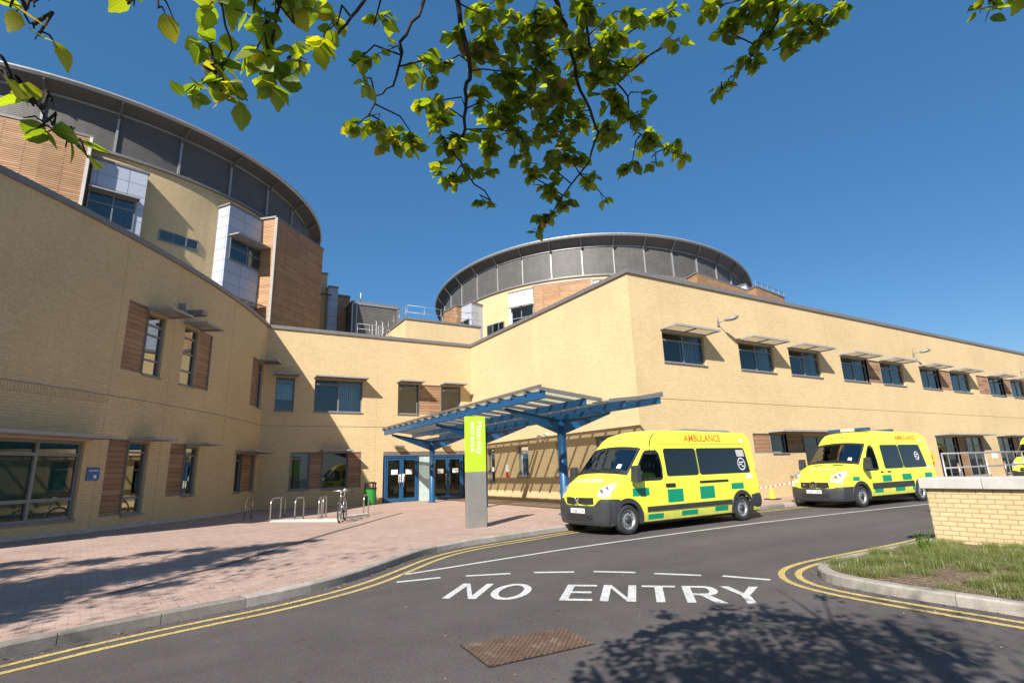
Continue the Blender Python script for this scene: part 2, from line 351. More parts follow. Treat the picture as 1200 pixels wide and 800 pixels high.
# ------------------------------------------------------------------ mesh helpers
class MB:
    def __init__(s): s.v = []; s.f = []; s.uv = []; s.smooth = False
    def quad(s, a, b, c, d, uv=None):
        n = len(s.v); s.v += [tuple(map(float, p)) for p in (a, b, c, d)]; s.f.append((n, n + 1, n + 2, n + 3))
        s.uv.append(uv or ((0, 0), (1, 0), (1, 1), (0, 1)))
    def poly(s, pts, uv=None):
        n = len(s.v); s.v += [tuple(map(float, p)) for p in pts]; s.f.append(tuple(range(n, n + len(pts))))
        s.uv.append(uv or [(p[0], p[1]) for p in pts])
    def hexa(s, q):      # 8 corners: bottom 0-3 counter-clockwise, top 4-7
        n = len(s.v); s.v += [tuple(map(float, p)) for p in q]
        V = [np.array(p, float) for p in q]
        for f in ((3, 2, 1, 0), (4, 5, 6, 7), (0, 1, 5, 4), (1, 2, 6, 5), (2, 3, 7, 6), (3, 0, 4, 7)):
            s.f.append(tuple(n + k for k in f))
            w = np.linalg.norm(V[f[1]] - V[f[0]]); h = np.linalg.norm(V[f[3]] - V[f[0]])
            s.uv.append(((0, 0), (w, 0), (w, h), (0, h)))
    def box(s, x0, y0, z0, x1, y1, z1):
        s.hexa([(x0, y0, z0), (x1, y0, z0), (x1, y1, z0), (x0, y1, z0), (x0, y0, z1), (x1, y0, z1), (x1, y1, z1), (x0, y1, z1)])
    def beam(s, p, q, w, h, up=(0, 0, 1), w2=None, h2=None):
        p = np.array(p, float); q = np.array(q, float); d = q - p; d /= np.linalg.norm(d)
        r = np.cross(d, np.array(up, float)); r /= np.linalg.norm(r); u = np.cross(r, d)
        w2 = w2 or w; h2 = h2 or h
        c = lambda o, a, b, W, Hh: o + r * a * W / 2 + u * b * Hh / 2
        s.hexa([c(p, -1, -1, w, h), c(p, 1, -1, w, h), c(q, 1, -1, w2, h2), c(q, -1, -1, w2, h2), c(p, -1, 1, w, h), c(p, 1, 1, w, h), c(q, 1, 1, w2, h2), c(q, -1, 1, w2, h2)])
    def tube(s, pts, r, n=8, cap=True):
        pts = [np.array(p, float) for p in pts]; R = r if hasattr(r, '__len__') else [r] * len(pts)
        base = len(s.v); prev = None
        for i, p in enumerate(pts):
            d = pts[min(i + 1, len(pts) - 1)] - pts[max(i - 1, 0)]; d /= max(np.linalg.norm(d), 1e-9)
            if prev is None:
                a = np.array([0, 0, 1.0]) if abs(d[2]) < 0.9 else np.array([1.0, 0, 0])
                u = np.cross(d, a)
            else: u = prev - d * (prev @ d)
            u /= max(np.linalg.norm(u), 1e-9); prev = u; w = np.cross(d, u)
            for k in range(n):
                t = 2 * pi * k / n; s.v.append(tuple(p + R[i] * (cos(t) * u + sin(t) * w)))
        for i in range(len(pts) - 1):
            for k in range(n):
                k2 = (k + 1) % n
                s.f.append((base + i * n + k, base + i * n + k2, base + (i + 1) * n + k2, base + (i + 1) * n + k)); s.uv.append(((0, 0), (1, 0), (1, 1), (0, 1)))
        if cap:
            s.f.append(tuple(base + k for k in range(n))[::-1]); s.uv.append([(0, 0)] * n)
            e = base + (len(pts) - 1) * n
            s.f.append(tuple(e + k for k in range(n))); s.uv.append([(0, 0)] * n)
    def lathe(s, prof, o=(0, 0, 0), axis='z', n=28, closed=False):
        base = len(s.v); o = np.array(o, float)
        for (r, h) in prof:
            for k in range(n):
                t = 2 * pi * k / n
                p = {'z': (r * cos(t), r * sin(t), h), 'y': (r * cos(t), h, r * sin(t)), 'x': (h, r * cos(t), r * sin(t))}[axis]
                s.v.append(tuple(o + p))
        m = len(prof)
        for i in range(m if closed else m - 1):
            i2 = (i + 1) % m
            for k in range(n):
                k2 = (k + 1) % n
                s.f.append((base + i * n + k, base + i * n + k2, base + i2 * n + k2, base + i2 * n + k)); s.uv.append(((0, 0), (1, 0), (1, 1), (0, 1)))
    def build(s, name, mat, parent=None, smooth=False, bevel=0):
        me = bpy.data.meshes.new(name)
        off = OFF.get(root_of(parent).name) if parent is not None else None
        v = s.v
        if off is not None:
            v = [(p[0] - off[0], p[1] - off[1], p[2] - off[2]) for p in v]
        me.from_pydata(v, [], s.f)
        lay = me.uv_layers.new(name="UVMap")
        flat = [c for face in s.uv for p in face for c in p]
        lay.data.foreach_set('uv', flat)
        me.materials.append(M[mat] if isinstance(mat, str) else mat)
        if smooth:
            me.polygons.foreach_set('use_smooth', [True] * len(me.polygons))
        me.validate(); me.update()
        o = bpy.data.objects.new(name, me); C.objects.link(o)
        if parent is not None: o.parent = parent
        if bevel:
            b = o.modifiers.new("bevel", 'BEVEL'); b.width = bevel; b.segments = 2; b.limit_method = 'ANGLE'
        return o
OFF = {}
def root_of(o):
    while o.parent is not None: o = o.parent
    return o
def thing(name, label, cat, loc=(0, 0, 0), rot=0.0, group=None, world=True):
    o = bpy.data.objects.new(name, None); C.objects.link(o)
    o.empty_display_size = 0.3
    o.location = tuple(float(c) for c in loc); o.rotation_euler = (0, 0, rot)
    o['label'] = label; o['category'] = cat
    if group: o['group'] = group
    if world: OFF[o.name] = tuple(float(c) for c in loc)      # its parts are given in world metres
    return o
def tag(o, label, cat, group=None):
    o['label'] = label; o['category'] = cat
    if group: o['group'] = group
    return o
def struct(name, mb, mat, **k):
    o = mb.build(name, mat, None, **k); o['kind'] = 'structure'; return o
def copy_tree(o, parent=None):
    c = o.copy(); C.objects.link(c)
    if parent is not None: c.parent = parent
    for ch in o.children: copy_tree(ch, c)
    return c
def text_mesh(body, size, bold=0.0):
    cu = bpy.data.curves.new("lettering", 'FONT'); cu.body = body; cu.size = size; cu.resolution_u = 3; cu.offset = bold; cu.fill_mode = 'FRONT'
    o = bpy.data.objects.new("lettering", cu); C.objects.link(o)
    bpy.context.view_layer.update()
    dg = bpy.context.evaluated_depsgraph_get()
    me = bpy.data.meshes.new_from_object(o.evaluated_get(dg))
    vs = [tuple(v.co) for v in me.vertices]; fs = [tuple(p.vertices) for p in me.polygons]
    C.objects.unlink(o); bpy.data.objects.remove(o); bpy.data.curves.remove(cu); bpy.data.meshes.remove(me)
    return vs, fs
def text_mb(body, size, fn, align='left', bold=0.0):
    vs, fs = text_mesh(body, size, bold)
    w = max(v[0] for v in vs)
    dx = -w / 2 if align == 'center' else 0
    mb = MB(); mb.v = [tuple(map(float, fn(v[0] + dx, v[1]))) for v in vs]; mb.f = fs; mb.uv = [[(0, 0)] * len(f) for f in fs]
    return mb
def smooth01(t): t = min(1, max(0, t)); return t * t * (3 - 2 * t)
def interp(tab, x):
    if x <= tab[0][0]: return tab[0][1]
    for (a, b), (c, d) in zip(tab, tab[1:]):
        if x <= c: return b + (d - b) * (x - a) / (c - a)
    return tab[-1][1]

# ------------------------------------------------------------------ ground, kerbs, markings
KERB = [(-40, -8), (-12, 2.6), (-6, 5.0), (-3, 6.25), (-1.35, 7.03), (-0.7, 7.34), (0.15, 7.62), (0.95, 7.84), (1.99, 8.36), (2.88, 9.2), (3.5, 9.83), (4.1, 10.3), (4.7, 10.62), (5.3, 10.85), (6.4, 11.12), (8.2, 11.62), (9.5, 11.75), (80, 11.75)]
def chaikin(P, n=2):
    for _ in range(n):
        Q = [P[0]]
        for a, b in zip(P, P[1:]):
            Q += [tuple(0.75 * np.array(a) + 0.25 * np.array(b)), tuple(0.25 * np.array(a) + 0.75 * np.array(b))]
        P = Q + [P[-1]]
    return [tuple(map(float, p)) for p in P]
KERB = chaikin(KERB)
def kerb_y(x): return interp(KERB, x)
def z_pave(x, y):
    return 0.12 + 0.026 * max(0.0, 4.5 - max(x, -9)) * smooth01((y - kerb_y(x) - 0.8) / 5.0)
g = MB(); g.poly([(-300, -300, 0), (300, -300, 0), (300, 300, 0), (-300, 300, 0)])
struct('road', g, 'asphalt')

def resample(P, step):
    P = [np.array(p, float) for p in P]; out = [P[0]]; acc = 0.0; nxt = step
    for a, b in zip(P, P[1:]):
        l = np.linalg.norm(b - a)
        while acc + l >= nxt:
            out.append(a + (b - a) * (nxt - acc) / l); nxt += step
        acc += l
    return out
def normals(P):
    N = []
    for i in range(len(P)):
        d = P[min(i + 1, len(P) - 1)] - P[max(i - 1, 0)]; d = d / np.linalg.norm(d); N.append(np.array([-d[1], d[0]]))
    return N
def kerb_run(mb, P, side, stone=0.9, wid=0.14, h=0.12):
    Q = resample(P, stone / 6); N = normals(Q)
    k = 0
    while k + 6 < len(Q):
        loop = []
        jit = random.uniform(-0.004, 0.004)
        b = len(mb.v)
        for j in range(7):
            p = Q[k + j].copy(); n = N[k + j] * side
            d = Q[k + min(j + 1, 6)] - Q[k + max(j - 1, 0)]; d /= np.linalg.norm(d)
            if j == 0: p = p + d * 0.004
            if j == 6: p = p - d * 0.004
            for (o, z) in ((0.0, -0.05), (0.0, h - 0.02 + jit), (0.018, h + jit), (wid, h + jit), (wid, -0.05)):
                q = p + n * o; mb.v.append((q[0], q[1], z))
        for j in range(6):
            for e in range(4):
                a = b + j * 5 + e; f = (a, a + 5, a + 6, a + 1) if side > 0 else (a + 1, a + 6, a + 5, a)
                mb.f.append(f[::-1] if False else f); mb.uv.append(((0, 0), (1, 0), (1, 1), (0, 1)))
        mb.f.append(tuple(b + e for e in range(5))); mb.uv.append([(0, 0)] * 5)
        mb.f.append(tuple(b + 30 + e for e in range(5))[::-1]); mb.uv.append([(0, 0)] * 5)
        k += 6
def strip(mb, P, a, b, z, step=0.3):
    Q = resample(P, step); N = normals(Q)
    for i in range(len(Q) - 1):
        p0 = Q[i] + N[i] * a; p1 = Q[i] + N[i] * b; q0 = Q[i + 1] + N[i + 1] * a; q1 = Q[i + 1] + N[i + 1] * b
        mb.quad((*p0, z), (*q0, z), (*q1, z), (*p1, z))
kl = [p for p in KERB if -13 <= p[0] <= 60]
mb = MB(); kerb_run(mb, kl, 1); struct('kerb', mb, 'kerb')

# raised plaza and footway of block paving
xs = sorted(set([round(-12 + 0.25 * i, 3) for i in range(105)] + [14.5 + i for i in range(0, 66)]))
ts = [0, .02, .05, .1, .16, .24, .33, .43, .54, .66, .8, 1.0]
mb = MB(); rot = radians(8)
for xa, xb in zip(xs, xs[1:]):
    for ta, tb in zip(ts, ts[1:]):
        q = []
        for (x, t) in ((xa, ta), (xb, ta), (xb, tb), (xa, tb)):
            y0 = kerb_y(x) + 0.135; y = y0 + (30.0 - y0) * t
            q.append((x, y, z_pave(x, y) - 0.002))
        mb.quad(*q, uv=[(p[0] * cos(rot) + p[1] * sin(rot), -p[0] * sin(rot) + p[1] * cos(rot)) for p in q])
struct('pavement', mb, 'paving')
# a dark drainage channel curving over the plaza
ch = chaikin([(-0.95, 8.95), (0.43, 10.3), (1.31, 11.5), (2.3, 13.05), (3.5, 15.0), (5.1, 17.5), (6.9, 19.95)], 2)
mb = MB(); Q = resample(ch, 0.3); N_ = normals(Q)
for i in range(len(Q) - 1):
    q = [Q[i] - N_[i] * .055, Q[i + 1] - N_[i + 1] * .055, Q[i + 1] + N_[i + 1] * .055, Q[i] + N_[i] * .055]
    mb.quad(*[(p[0], p[1], z_pave(p[0], p[1]) + 0.003) for p in q])
M['channel'] = plain('dark_channel_iron', (0.10, 0.075, 0.07), 0.7, 0, 0.2, 20)
struct('drainage_channel', mb, M['channel'])

# painted lines
mb = MB()
kp = [p for p in KERB if -13 <= p[0] <= 60]
strip(mb, kp, -0.32, -0.235, 0.004, .12); strip(mb, kp, -0.56, -0.475, 0.004, .12)
struct('yellow_lines', mb, 'paint_yellow')
RK = chaikin([(7.5, -40), (7.2, -6), (7.03, 0), (7.04, 2.38), (7.0, 3.3), (7.03, 4.0), (7.2, 4.42), (7.6, 4.74), (8.15, 4.88), (8.7, 4.91), (11.09, 4.91), (12.5, 5.0), (14.5, 5.4), (16.0, 6.0), (17, 6.3), (19, 6.35), (60, 6.35)], 2)
RKv = [p for p in RK if p[1] > -8]
mb = MB(); strip(mb, [p for p in RKv if p[0] < 13], 0.2, 0.285, 0.004, .07); strip(mb, [p for p in RKv if p[0] < 13], 0.41, 0.495, 0.004, .07)
struct('yellow_lines', mb, 'paint_yellow')
mb = MB(); kerb_run(mb, RKv, -1); struct('kerb', mb, 'kerb')
mb = MB()
strip(mb, chaikin([(2.98, 8.545), (5.08, 8.84), (6.87, 9.06), (10.4, 9.27), (13.97, 9.34), (21.34, 9.0), (34, 8.2)], 2), -0.045, 0.045, 0.004)
D = [(2.71, 8.05), (3.35, 7.95), (3.7, 7.81), (4.32, 7.54), (4.64, 7.37), (5.13, 7.01), (5.37, 6.85), (5.79, 6.39), (5.94, 6.16), (6.33, 5.64), (6.52, 5.43), (6.77, 4.87)]
for a, b in zip(D[::2], D[1::2]): strip(mb, [a, b], -0.05, 0.05, 0.004, np.linalg.norm(np.array(a) - b) * .999)
# NO ENTRY
O = np.array([2.83, 6.68]); ax = np.array([2.68, -2.46]); LEN = np.linalg.norm(ax); ax = ax / LEN; ay = np.array([0.655, 0.70])  # letter up
def lp(x, y): p = O + ax * x + ay * y * 0.93; return (p[0], p[1], 0.0045)
def bar(x0, x1, y0, y1): mb.poly([lp(x0, y0), lp(x1, y0), lp(x1, y1), lp(x0, y1)])
def diag(xb, xt, w, y0=0, y1=1): mb.poly([lp(xb, y0), lp(xb + w, y0), lp(xt + w, y1), lp(xt, y1)])
T_ = 0.1
def letN(x, w): bar(x, x + T_, 0, 1); bar(x + w - T_, x + w, 0, 1); mb.poly([lp(x + T_, 1), lp(x + T_, 0.80), lp(x + w - T_, 0), lp(x + w - T_, 0.20)])
letN(0, 0.44)
n = 28
for k in range(n):
    a, b = 2 * pi * k / n, 2 * pi * (k + 1) / n
    cx, rx, ri = 0.79, 0.25, 0.15
    e = lambda t, r, q: lp(cx + r * cos(t), 0.5 + q * sin(t))
    mb.poly([e(a, rx, 0.52), e(b, rx, 0.52), e(b, ri, 0.40), e(a, ri, 0.40)])
bar(1.47, 1.57, 0, 1)
for y in (0, 0.445, 0.89): bar(1.57, 1.86 - (0.04 if y == 0.445 else 0), y, y + 0.11)
letN(1.95, 0.42)
bar(2.44, 2.86, 0.89, 1); bar(2.6, 2.7, 0, 0.89)
bar(2.94, 3.04, 0, 1); bar(3.04, 3.2, 0.89, 1); bar(3.04, 3.2, 0.42, 0.53)
for k in range(10):
    a, b = -pi / 2 + pi * k / 10, -pi / 2 + pi * (k + 1) / 10
    e = lambda t, r, q: lp(3.2 + r * cos(t), 0.71 + q * sin(t))
    mb.poly([e(a, .15, .29), e(b, .15, .29), e(b, .05, .18), e(a, .05, .18)])
mb.poly([lp(3.12, 0.42), lp(3.26, 0), lp(3.38, 0), lp(3.23, 0.42)])
bar(3.585, 3.685, 0, 0.46); mb.poly([lp(3.585, .46), lp(3.635, .46), lp(3.635, .585), lp(3.52, 1), lp(3.41, 1)]); mb.poly([lp(3.635, .46), lp(3.685, .46), lp(3.87, 1), lp(3.76, 1), lp(3.635, .585)])
struct('road_markings', mb, 'paint_white')

# planting bed behind the right kerb, and the footway beyond the low wall
def rk_x(y):
    best = [p for p in RK if p[0] < 8.16]
    return interp(sorted([(p[1], p[0]) for p in best]), y)
mb = MB(); ys = [-8 + 0.4 * i for i in range(30)] + [3.9, 4.1, 4.3, 4.45, 4.6, 4.7, 4.77]
for ya, yb in zip(ys, ys[1:]):
    for k in range(14):
        q = []
        for (y, t) in ((ya, k / 14), (ya, (k + 1) / 14), (yb, (k + 1) / 14), (yb, k / 14)):
            x0 = rk_x(y) + 0.13; x = x0 + (11.3 - x0) * t
            q.append((x, y, 0.10 + 0.07 * sin(pi * t) * smooth01((4.77 - y) / 1.0) + 0.012 * sin(7 * x + 3 * y)))
        mb.quad(*q)
struct('planting_bed', mb, 'mulch')
mb = MB(); mb.quad((11.6, -8, 0.12), (60, -8, 0.12), (60, 4.62, 0.118), (11.6, 4.76, 0.118), uv=[(11.6, -8), (60, -8), (60, 4.6), (11.6, 4.76)])
fk = [p for p in RK if p[0] > 11.75]
for a, b in zip(fk, fk[1:]): mb.quad((a[0], 4.6, .12), (b[0], 4.6, .12), (b[0], b[1] - .13, .12), (a[0], a[1] - .13, .12), uv=[(a[0], 4.6), (b[0], 4.6), (b[0], b[1]), (a[0], a[1])])
struct('footway', mb, 'paving')

# ------------------------------------------------------------------ brick walls with openings
def wall(mb, f, u0, u1, z0, z1, ops, du=None, rev=0.14):
    us = {u0, u1}; zs = {z0, z1}
    for o in ops: us |= {o[0], o[1]}; zs |= {o[2], o[3]}
    if du:
        k = u0
        while k < u1: us.add(round(k, 3)); k += du
    us = sorted(us); zs = sorted(zs)
    for ua, ub in zip(us, us[1:]):
        for za, zb in zip(zs, zs[1:]):
            um, zm = (ua + ub) / 2, (za + zb) / 2
            if any(o[0] < um < o[1] and o[2] < zm < o[3] for o in ops): continue
            mb.quad(f(ua, za, 0), f(ub, za, 0), f(ub, zb, 0), f(ua, zb, 0), uv=((ua, za), (ub, za), (ub, zb), (ua, zb)))
    for (a, b, c, d) in [o[:4] for o in ops]:
        for (p, q) in (((a, c), (b, c)), ((b, c), (b, d)), ((b, d), (a, d)), ((a, d), (a, c))):
            mb.quad(f(*p, 0), f(*q, 0), f(*q, rev), f(*p, rev), uv=((p[0] + p[1], 0), (q[0] + q[1], 0), (q[0] + q[1], rev), (p[0] + p[1], rev)))
def fbox(mb, f, u0, u1, z0, z1, d0, d1):
    mb.hexa([f(u0, z0, d0), f(u1, z0, d0), f(u1, z0, d1), f(u0, z0, d1), f(u0, z1, d0), f(u1, z1, d0), f(u1, z1, d1), f(u0, z1, d1)])
def fpanel(mb, f, u0, u1, z0, z1, d, du=0.7):
    n = max(1, int((u1 - u0) / du)); 
    for k in range(n):
        a = u0 + (u1 - u0) * k / n; b = u0 + (u1 - u0) * (k + 1) / n
        mb.quad(f(a, z0, d), f(b, z0, d), f(b, z1, d), f(a, z1, d), uv=((a, z0), (b, z0), (b, z1), (a, z1)))
def window(root, f, u0, u1, z0, z1, mull=(0.5,), trans=(0.8,), blind=None, d=0.09, frame='frame', pane='glass', fw=0.06, pdu=9):
    mb = MB()
    fbox(mb, f, u0, u1, z0, z0 + fw, d, d + 0.07); fbox(mb, f, u0, u1, z1 - fw, z1, d, d + 0.07)
    fbox(mb, f, u0, u0 + fw, z0 + fw, z1 - fw, d, d + 0.07); fbox(mb, f, u1 - fw, u1, z0 + fw, z1 - fw, d, d + 0.07)
    uin = [u0 + fw]
    for m in mull:
        um = u0 + (u1 - u0) * m; fbox(mb, f, um - fw * .5, um + fw * .5, z0 + fw, z1 - fw, d + 0.003, d + 0.067)
    for t in trans:
        zt = z0 + (z1 - z0) * t
        edges = [u0 + fw] + [x for m in mull for x in (u0 + (u1 - u0) * m - fw * .5, u0 + (u1 - u0) * m + fw * .5)] + [u1 - fw]
        for a, b in zip(edges[::2], edges[1::2]): fbox(mb, f, a, b, zt - fw * .5, zt + fw * .5, d + 0.006, d + 0.064)
    w = mb.build('window', frame, root)
    if f is fL: pane = 'glass_shaded'  # curved wing panes take the glass with shade put into its colour
    mb = MB(); fpanel(mb, f, u0 + fw * .5, u1 - fw * .5, z0 + fw * .5, z1 - fw * .5, d + 0.035, pdu); mb.build('pane', pane, w)
    mb = MB(); fbox(mb, f, u0 - 0.03, u1 + 0.03, z0 - 0.045, z0 - 0.003, -0.05, 0.10); mb.build('sill', frame, w)
    if blind:
        mat, fr0, fr1, drop = blind
        mb = MB(); a, b = u0 + (u1 - u0) * fr0, u0 + (u1 - u0) * fr1; k = a
        while k < b - 0.05:
            ang = random.uniform(0.02, 0.05)
            mb.quad(f(k, z0 + (z1 - z0) * drop, d + 0.16), f(k + 0.085, z0 + (z1 - z0) * drop, d + 0.16 + ang), f(k + 0.085, z1, d + 0.16 + ang), f(k, z1, d + 0.16)); k += 0.1
        mb.build('blind', mat, w)
    return w
def timber(root, f, u0, u1, z0, z1, d=0.05):
    mb = MB(); fpanel(mb, f, u0 + 0.03, u1 - 0.03, z0 + 0.03, z1 - 0.03, d, 3)
    o = mb.build('timber_panel', 'timber', root)
    mb = MB()
    for (a, b, c, e) in ((u0, u1, z0, z0 + 0.03), (u0, u1, z1 - 0.03, z1), (u0, u0 + 0.03, z0 + .03, z1 - .03), (u1 - 0.03, u1, z0 + .03, z1 - .03)): fbox(mb, f, a, b, c, e, d - 0.03, d + 0.04)
    mb.build('panel_trim', 'frame', o)
def sunshade(root, f, u0, u1, z, depth=0.8, name='sunshade'):
    mb = MB(); h = 0.075
    fbox(mb, f, u0, u1, z, z + h, -depth, -depth + 0.05); fbox(mb, f, u0, u1, z, z + h, -0.05, -0.003)
    n = max(1, round((u1 - u0) / 1.15))
    for k in range(n + 1):
        u = u0 + (u1 - u0 - 0.05) * k / n; fbox(mb, f, u, u + 0.05, z + 0.002, z + h - 0.002, -depth + 0.05, -0.05)
    nb = 13
    for k in range(nb):
        dd = -depth + 0.07 + (depth - 0.13) * (k + 0.5) / nb
        p = [(-0.042, 0.018), (0.042, 0.052)]
        a = lambda u, off, zz: f(u, z + zz, dd + off)
        mb.hexa([a(u0 + .05, -.045, .014), a(u1 - .05, -.045, .014), a(u1 - .05, .045, .045), a(u0 + .05, .045, .045),
                 a(u0 + .05, -.045, .020), a(u1 - .05, -.045, .020), a(u1 - .05, .045, .051), a(u0 + .05, .045, .051)])
    return mb.build(name, 'shade', root)
TOP = 8.62; BAND = 3.93
LC = np.array([-33.814, 40.901]); LR = 38.775
LTH = atan2(27.5 - LC[1], 2.572 - LC[0])
def fL(u, z, d):
    th = LTH - u / LR; r = LR - d; return (LC[0] + r * cos(th), LC[1] + r * sin(th), z)
def fB(u, z, d): return (u, 27.5 + d, z)
def fC(u, z, d): return (13.5 + d, u, z)
def fR(u, z, d): return (u, 14.06 + d, z)
def fLm(u, z, d): return fL(u, z, d)
def finish_wing(root, f, u0, u1, du, back=9.0, liner=1.6, lin_mat='liner', flip=False):
    n = max(1, int((u1 - u0) / du)); E = [u0 + (u1 - u0) * k / n for k in range(n + 1)]
    mb = MB()
    for a, b in zip(E, E[1:]): fbox(mb, f, a, b, TOP + 0.003, TOP + 0.17, -0.07, 0.38)
    mb.build('coping', 'coping', root)
    mb = MB()
    for a, b in zip(E, E[1:]):
        mb.quad(f(a, 8.2, 0.0), f(b, 8.2, 0.0), f(b, 8.2, back), f(a, 8.2, back))
    mb.build('roof', 'coping', root)
    mb = MB()
    for a, b in zip(E, E[1:]):
        mb.quad(f(a, -.1, liner), f(b, -.1, liner), f(b, 8.2, liner), f(a, 8.2, liner)); mb.quad(f(a, 3.9, 0.15), f(b, 3.9, 0.15), f(b, 3.9, liner), f(a, 3.9, liner))
        mb.quad(f(a, 0.1, 0.15), f(b, 0.1, 0.15), f(b, 0.1, liner), f(a, 0.1, liner))
    for u in (u0, u1): mb.quad(f(u, -.1, 0.01), f(u, -.1, liner), f(u, 8.2, liner), f(u, 8.2, 0.01))
    mb.build('interior', lin_mat, root)
    mb = MB()
    for a, b in zip(E, E[1:]):
        if a > 10: fbox(mb, f, a, b, BAND - 0.24, BAND - .03, -0.006, 0.0)
    if f is fL: mb.build('brick_course', 'soldier', root)
    mb = MB()
    for a, b in zip(E, E[1:]): fbox(mb, f, a, b, BAND - 0.02, BAND + 0.0, -0.012, 0.0)
    mb.build('string_course', 'frame', root)

# --- curved wing on the left
wl_ = thing('curved_wing', 'curved buff brick wing in shade on the left, cedar panels beside its windows', 'building', (-6, 18, 0))
WL = [(8.40, 9.17, 4.72, 6.66, (), (0.25, 0.66, 0.82), None), (6.59, 7.43, 4.69, 6.7, (), (0.25, 0.55, 0.82), None), (0.22, 0.92, 4.68, 6.76, (), (0.8,), None),
      (10.78, 13.6, 0.66, 2.62, (0.415,), (0.26, 0.82), ('blind_green', 0.0, 1.0, 0.0)), (8.47, 9.27, 0.64, 2.70, (), (0.22, 0.85), None), (5.87, 6.62, 1.05, 2.66, (), (0.82,), ('blind_green', 0.0, .5, 0.0)),
      (2.1, 2.83, 1.0, 2.56, (), (0.82,), ('blind_green', 0.0, 1.0, 0.0)), (0.32, 0.85, 1.0, 2.56, (), (), None), (14.8, 17.0, 0.68, 2.62, (0.5,), (0.26, 0.82), None), (14.8, 15.6, 4.68, 6.6, (), (0.82,), None)]
TL = [(9.17, 10.02, 4.71, 6.80), (5.69, 6.57, 4.68, 6.76), (0.92, 1.85, 4.66, 6.82), (9.27, 10.04, 0.64, 2.74), (6.62, 7.48, 1.05, 2.73), (0.85, 2.1, 1.0, 2.56)]
opsL = [w[:4] for w in WL] + [t_[:4] for t_ in TL]
mb = MB(); wall(mb, fL, 0, 22, -0.3, TOP, opsL, 0.45); mb.build('brick_wall', 'brick', wl_)
for (a, b, c, d, mu, tr_, bl) in WL: window(wl_, fL, a, b, c, d, mu, tr_, bl, fw=.08 if b - a > 2 else .06)
for (a, b, c, d) in TL: timber(wl_, fL, a, b, c, d, 0.05)
for (a, b, z) in ((8.25, 9.3, 6.69), (6.45, 7.55, 6.73), (0.1, 1.0, 6.79), (10.6, 13.8, 2.66), (8.35, 9.35, 2.73), (5.75, 6.75, 2.70), (0.32 - .1, 2.83 + .1, 2.6), (14.6, 17.2, 2.66), (14.7, 15.7, 6.63)): sunshade(wl_, fL, a, b, z)
finish_wing(wl_, fL, 0.0, 22, 0.6)
mb = MB()
for k in range(50): fbox(mb, fL, k * .44, k * .44 + .44, 0.0, z_pave(*fL(k * .44 + .2, 0, 0)[:2]) + 0.09, -0.09, -0.0)
mb.build('plinth', 'concrete', wl_)

# --- entrance block at the back
wb_ = thing('entrance_block', 'two storey buff brick entrance block at the back between the two wings', 'building', (8, 27.5, 0))
opsB = [(3.08, 3.95, 4.62, 6.25), (4.87, 7.25, 4.63, 6.25), (9.14, 10.28, 4.62, 6.25), (10.28, 11.64, 4.62, 6.25), (11.64, 12.82, 4.62, 6.25), (3.93, 4.83, 0.95, 2.68), (4.83, 5.42, 0.95, 2.68), (5.42, 6.64, 0.93, 2.66), (6.64, 7.3, 0.93, 2.66), (8.42, 13.1, 0.0, 2.66)]
mb = MB(); wall(mb, fB, 2.572, 13.5, -0.3, TOP, opsB); mb.build('brick_wall', 'brick', wb_)
window(wb_, fB, 3.08, 3.95, 4.62, 6.25, (), (0.85,), ('blind', 0.0, 1.0, 0.35)); window(wb_, fB, 4.87, 7.25, 4.63, 6.25, (0.5,), (0.85,), ('blind', 0.52, 1.0, 0.0))
window(wb_, fB, 9.14, 10.28, 4.62, 6.25, (), (0.84,)); timber(wb_, fB, 10.28, 11.64, 4.62, 6.25); window(wb_, fB, 11.64, 12.82, 4.62, 6.25, (), (0.84,))
window(wb_, fB, 3.93, 4.83, 0.95, 2.68, (), (0.82,), ('blind_green', 0.3, 1.0, 0.0)); timber(wb_, fB, 4.83, 5.42, 0.95, 2.68); window(wb_, fB, 5.42, 6.64, 0.93, 2.66, (), (0.78,)); timber(wb_, fB, 6.64, 7.3, 0.93, 2.66)
for (a, b, z) in ((3.0, 4.05, 6.28), (4.8, 7.38, 6.28), (9.05, 10.42, 6.28), (11.55, 12.95, 6.28), (5.3, 6.75, 2.69)): sunshade(wb_, fB, a, b, z, 0.72)
mb = MB(); fbox(mb, fB, 8.42, 13.1, 2.45, 2.66, -0.01, 0.16); mb.build('door_head', 'alu', wb_)
def door_pair(u0, u1):
    mb = MB(); z0, z1 = 0.12, 2.44
    for a, b in ((u0, u0 + 0.09), (u1 - 0.09, u1)): fbox(mb, fB, a, b, z0, z1, 0.02, 0.14)
    fbox(mb, fB, u0 + .09, u1 - .09, z1 - 0.09, z1, 0.022, 0.138)
    fr = mb.build('door_frame', 'blue', wb_)
    um = (u0 + u1) / 2
    for a, b, hx in ((u0 + 0.1, um - 0.006, um - 0.13), (um + 0.006, u1 - 0.1, um + 0.10)):
        mb = MB()
        fbox(mb, fB, a, a + .1, z0 + .02, z1 - .1, .05, .11); fbox(mb, fB, b - .1, b, z0 + .02, z1 - .1, .05, .11)
        fbox(mb, fB, a + .1, b - .1, z0 + .02, z0 + .2, .052, .108); fbox(mb, fB, a + .1, b - .1, z1 - .22, z1 - .1, .052, .108)
        dd = mb.build('door', 'blue', wb_)
        mb = MB(); fpanel(mb, fB, a + .08, b - .08, z0 + .18, z1 - .2, .08, 9); mb.build('pane', 'door_glass', dd)
        mb = MB(); mb.tube([(hx, 27.53, z0 + .75), (hx, 27.50, z0 + .8), (hx, 27.50, z0 + 1.3), (hx, 27.53, z0 + 1.35)], 0.018); mb.build('handle', 'steel', dd, smooth=True)
door_pair(8.5, 10.36); door_pair(11.12, 12.95)
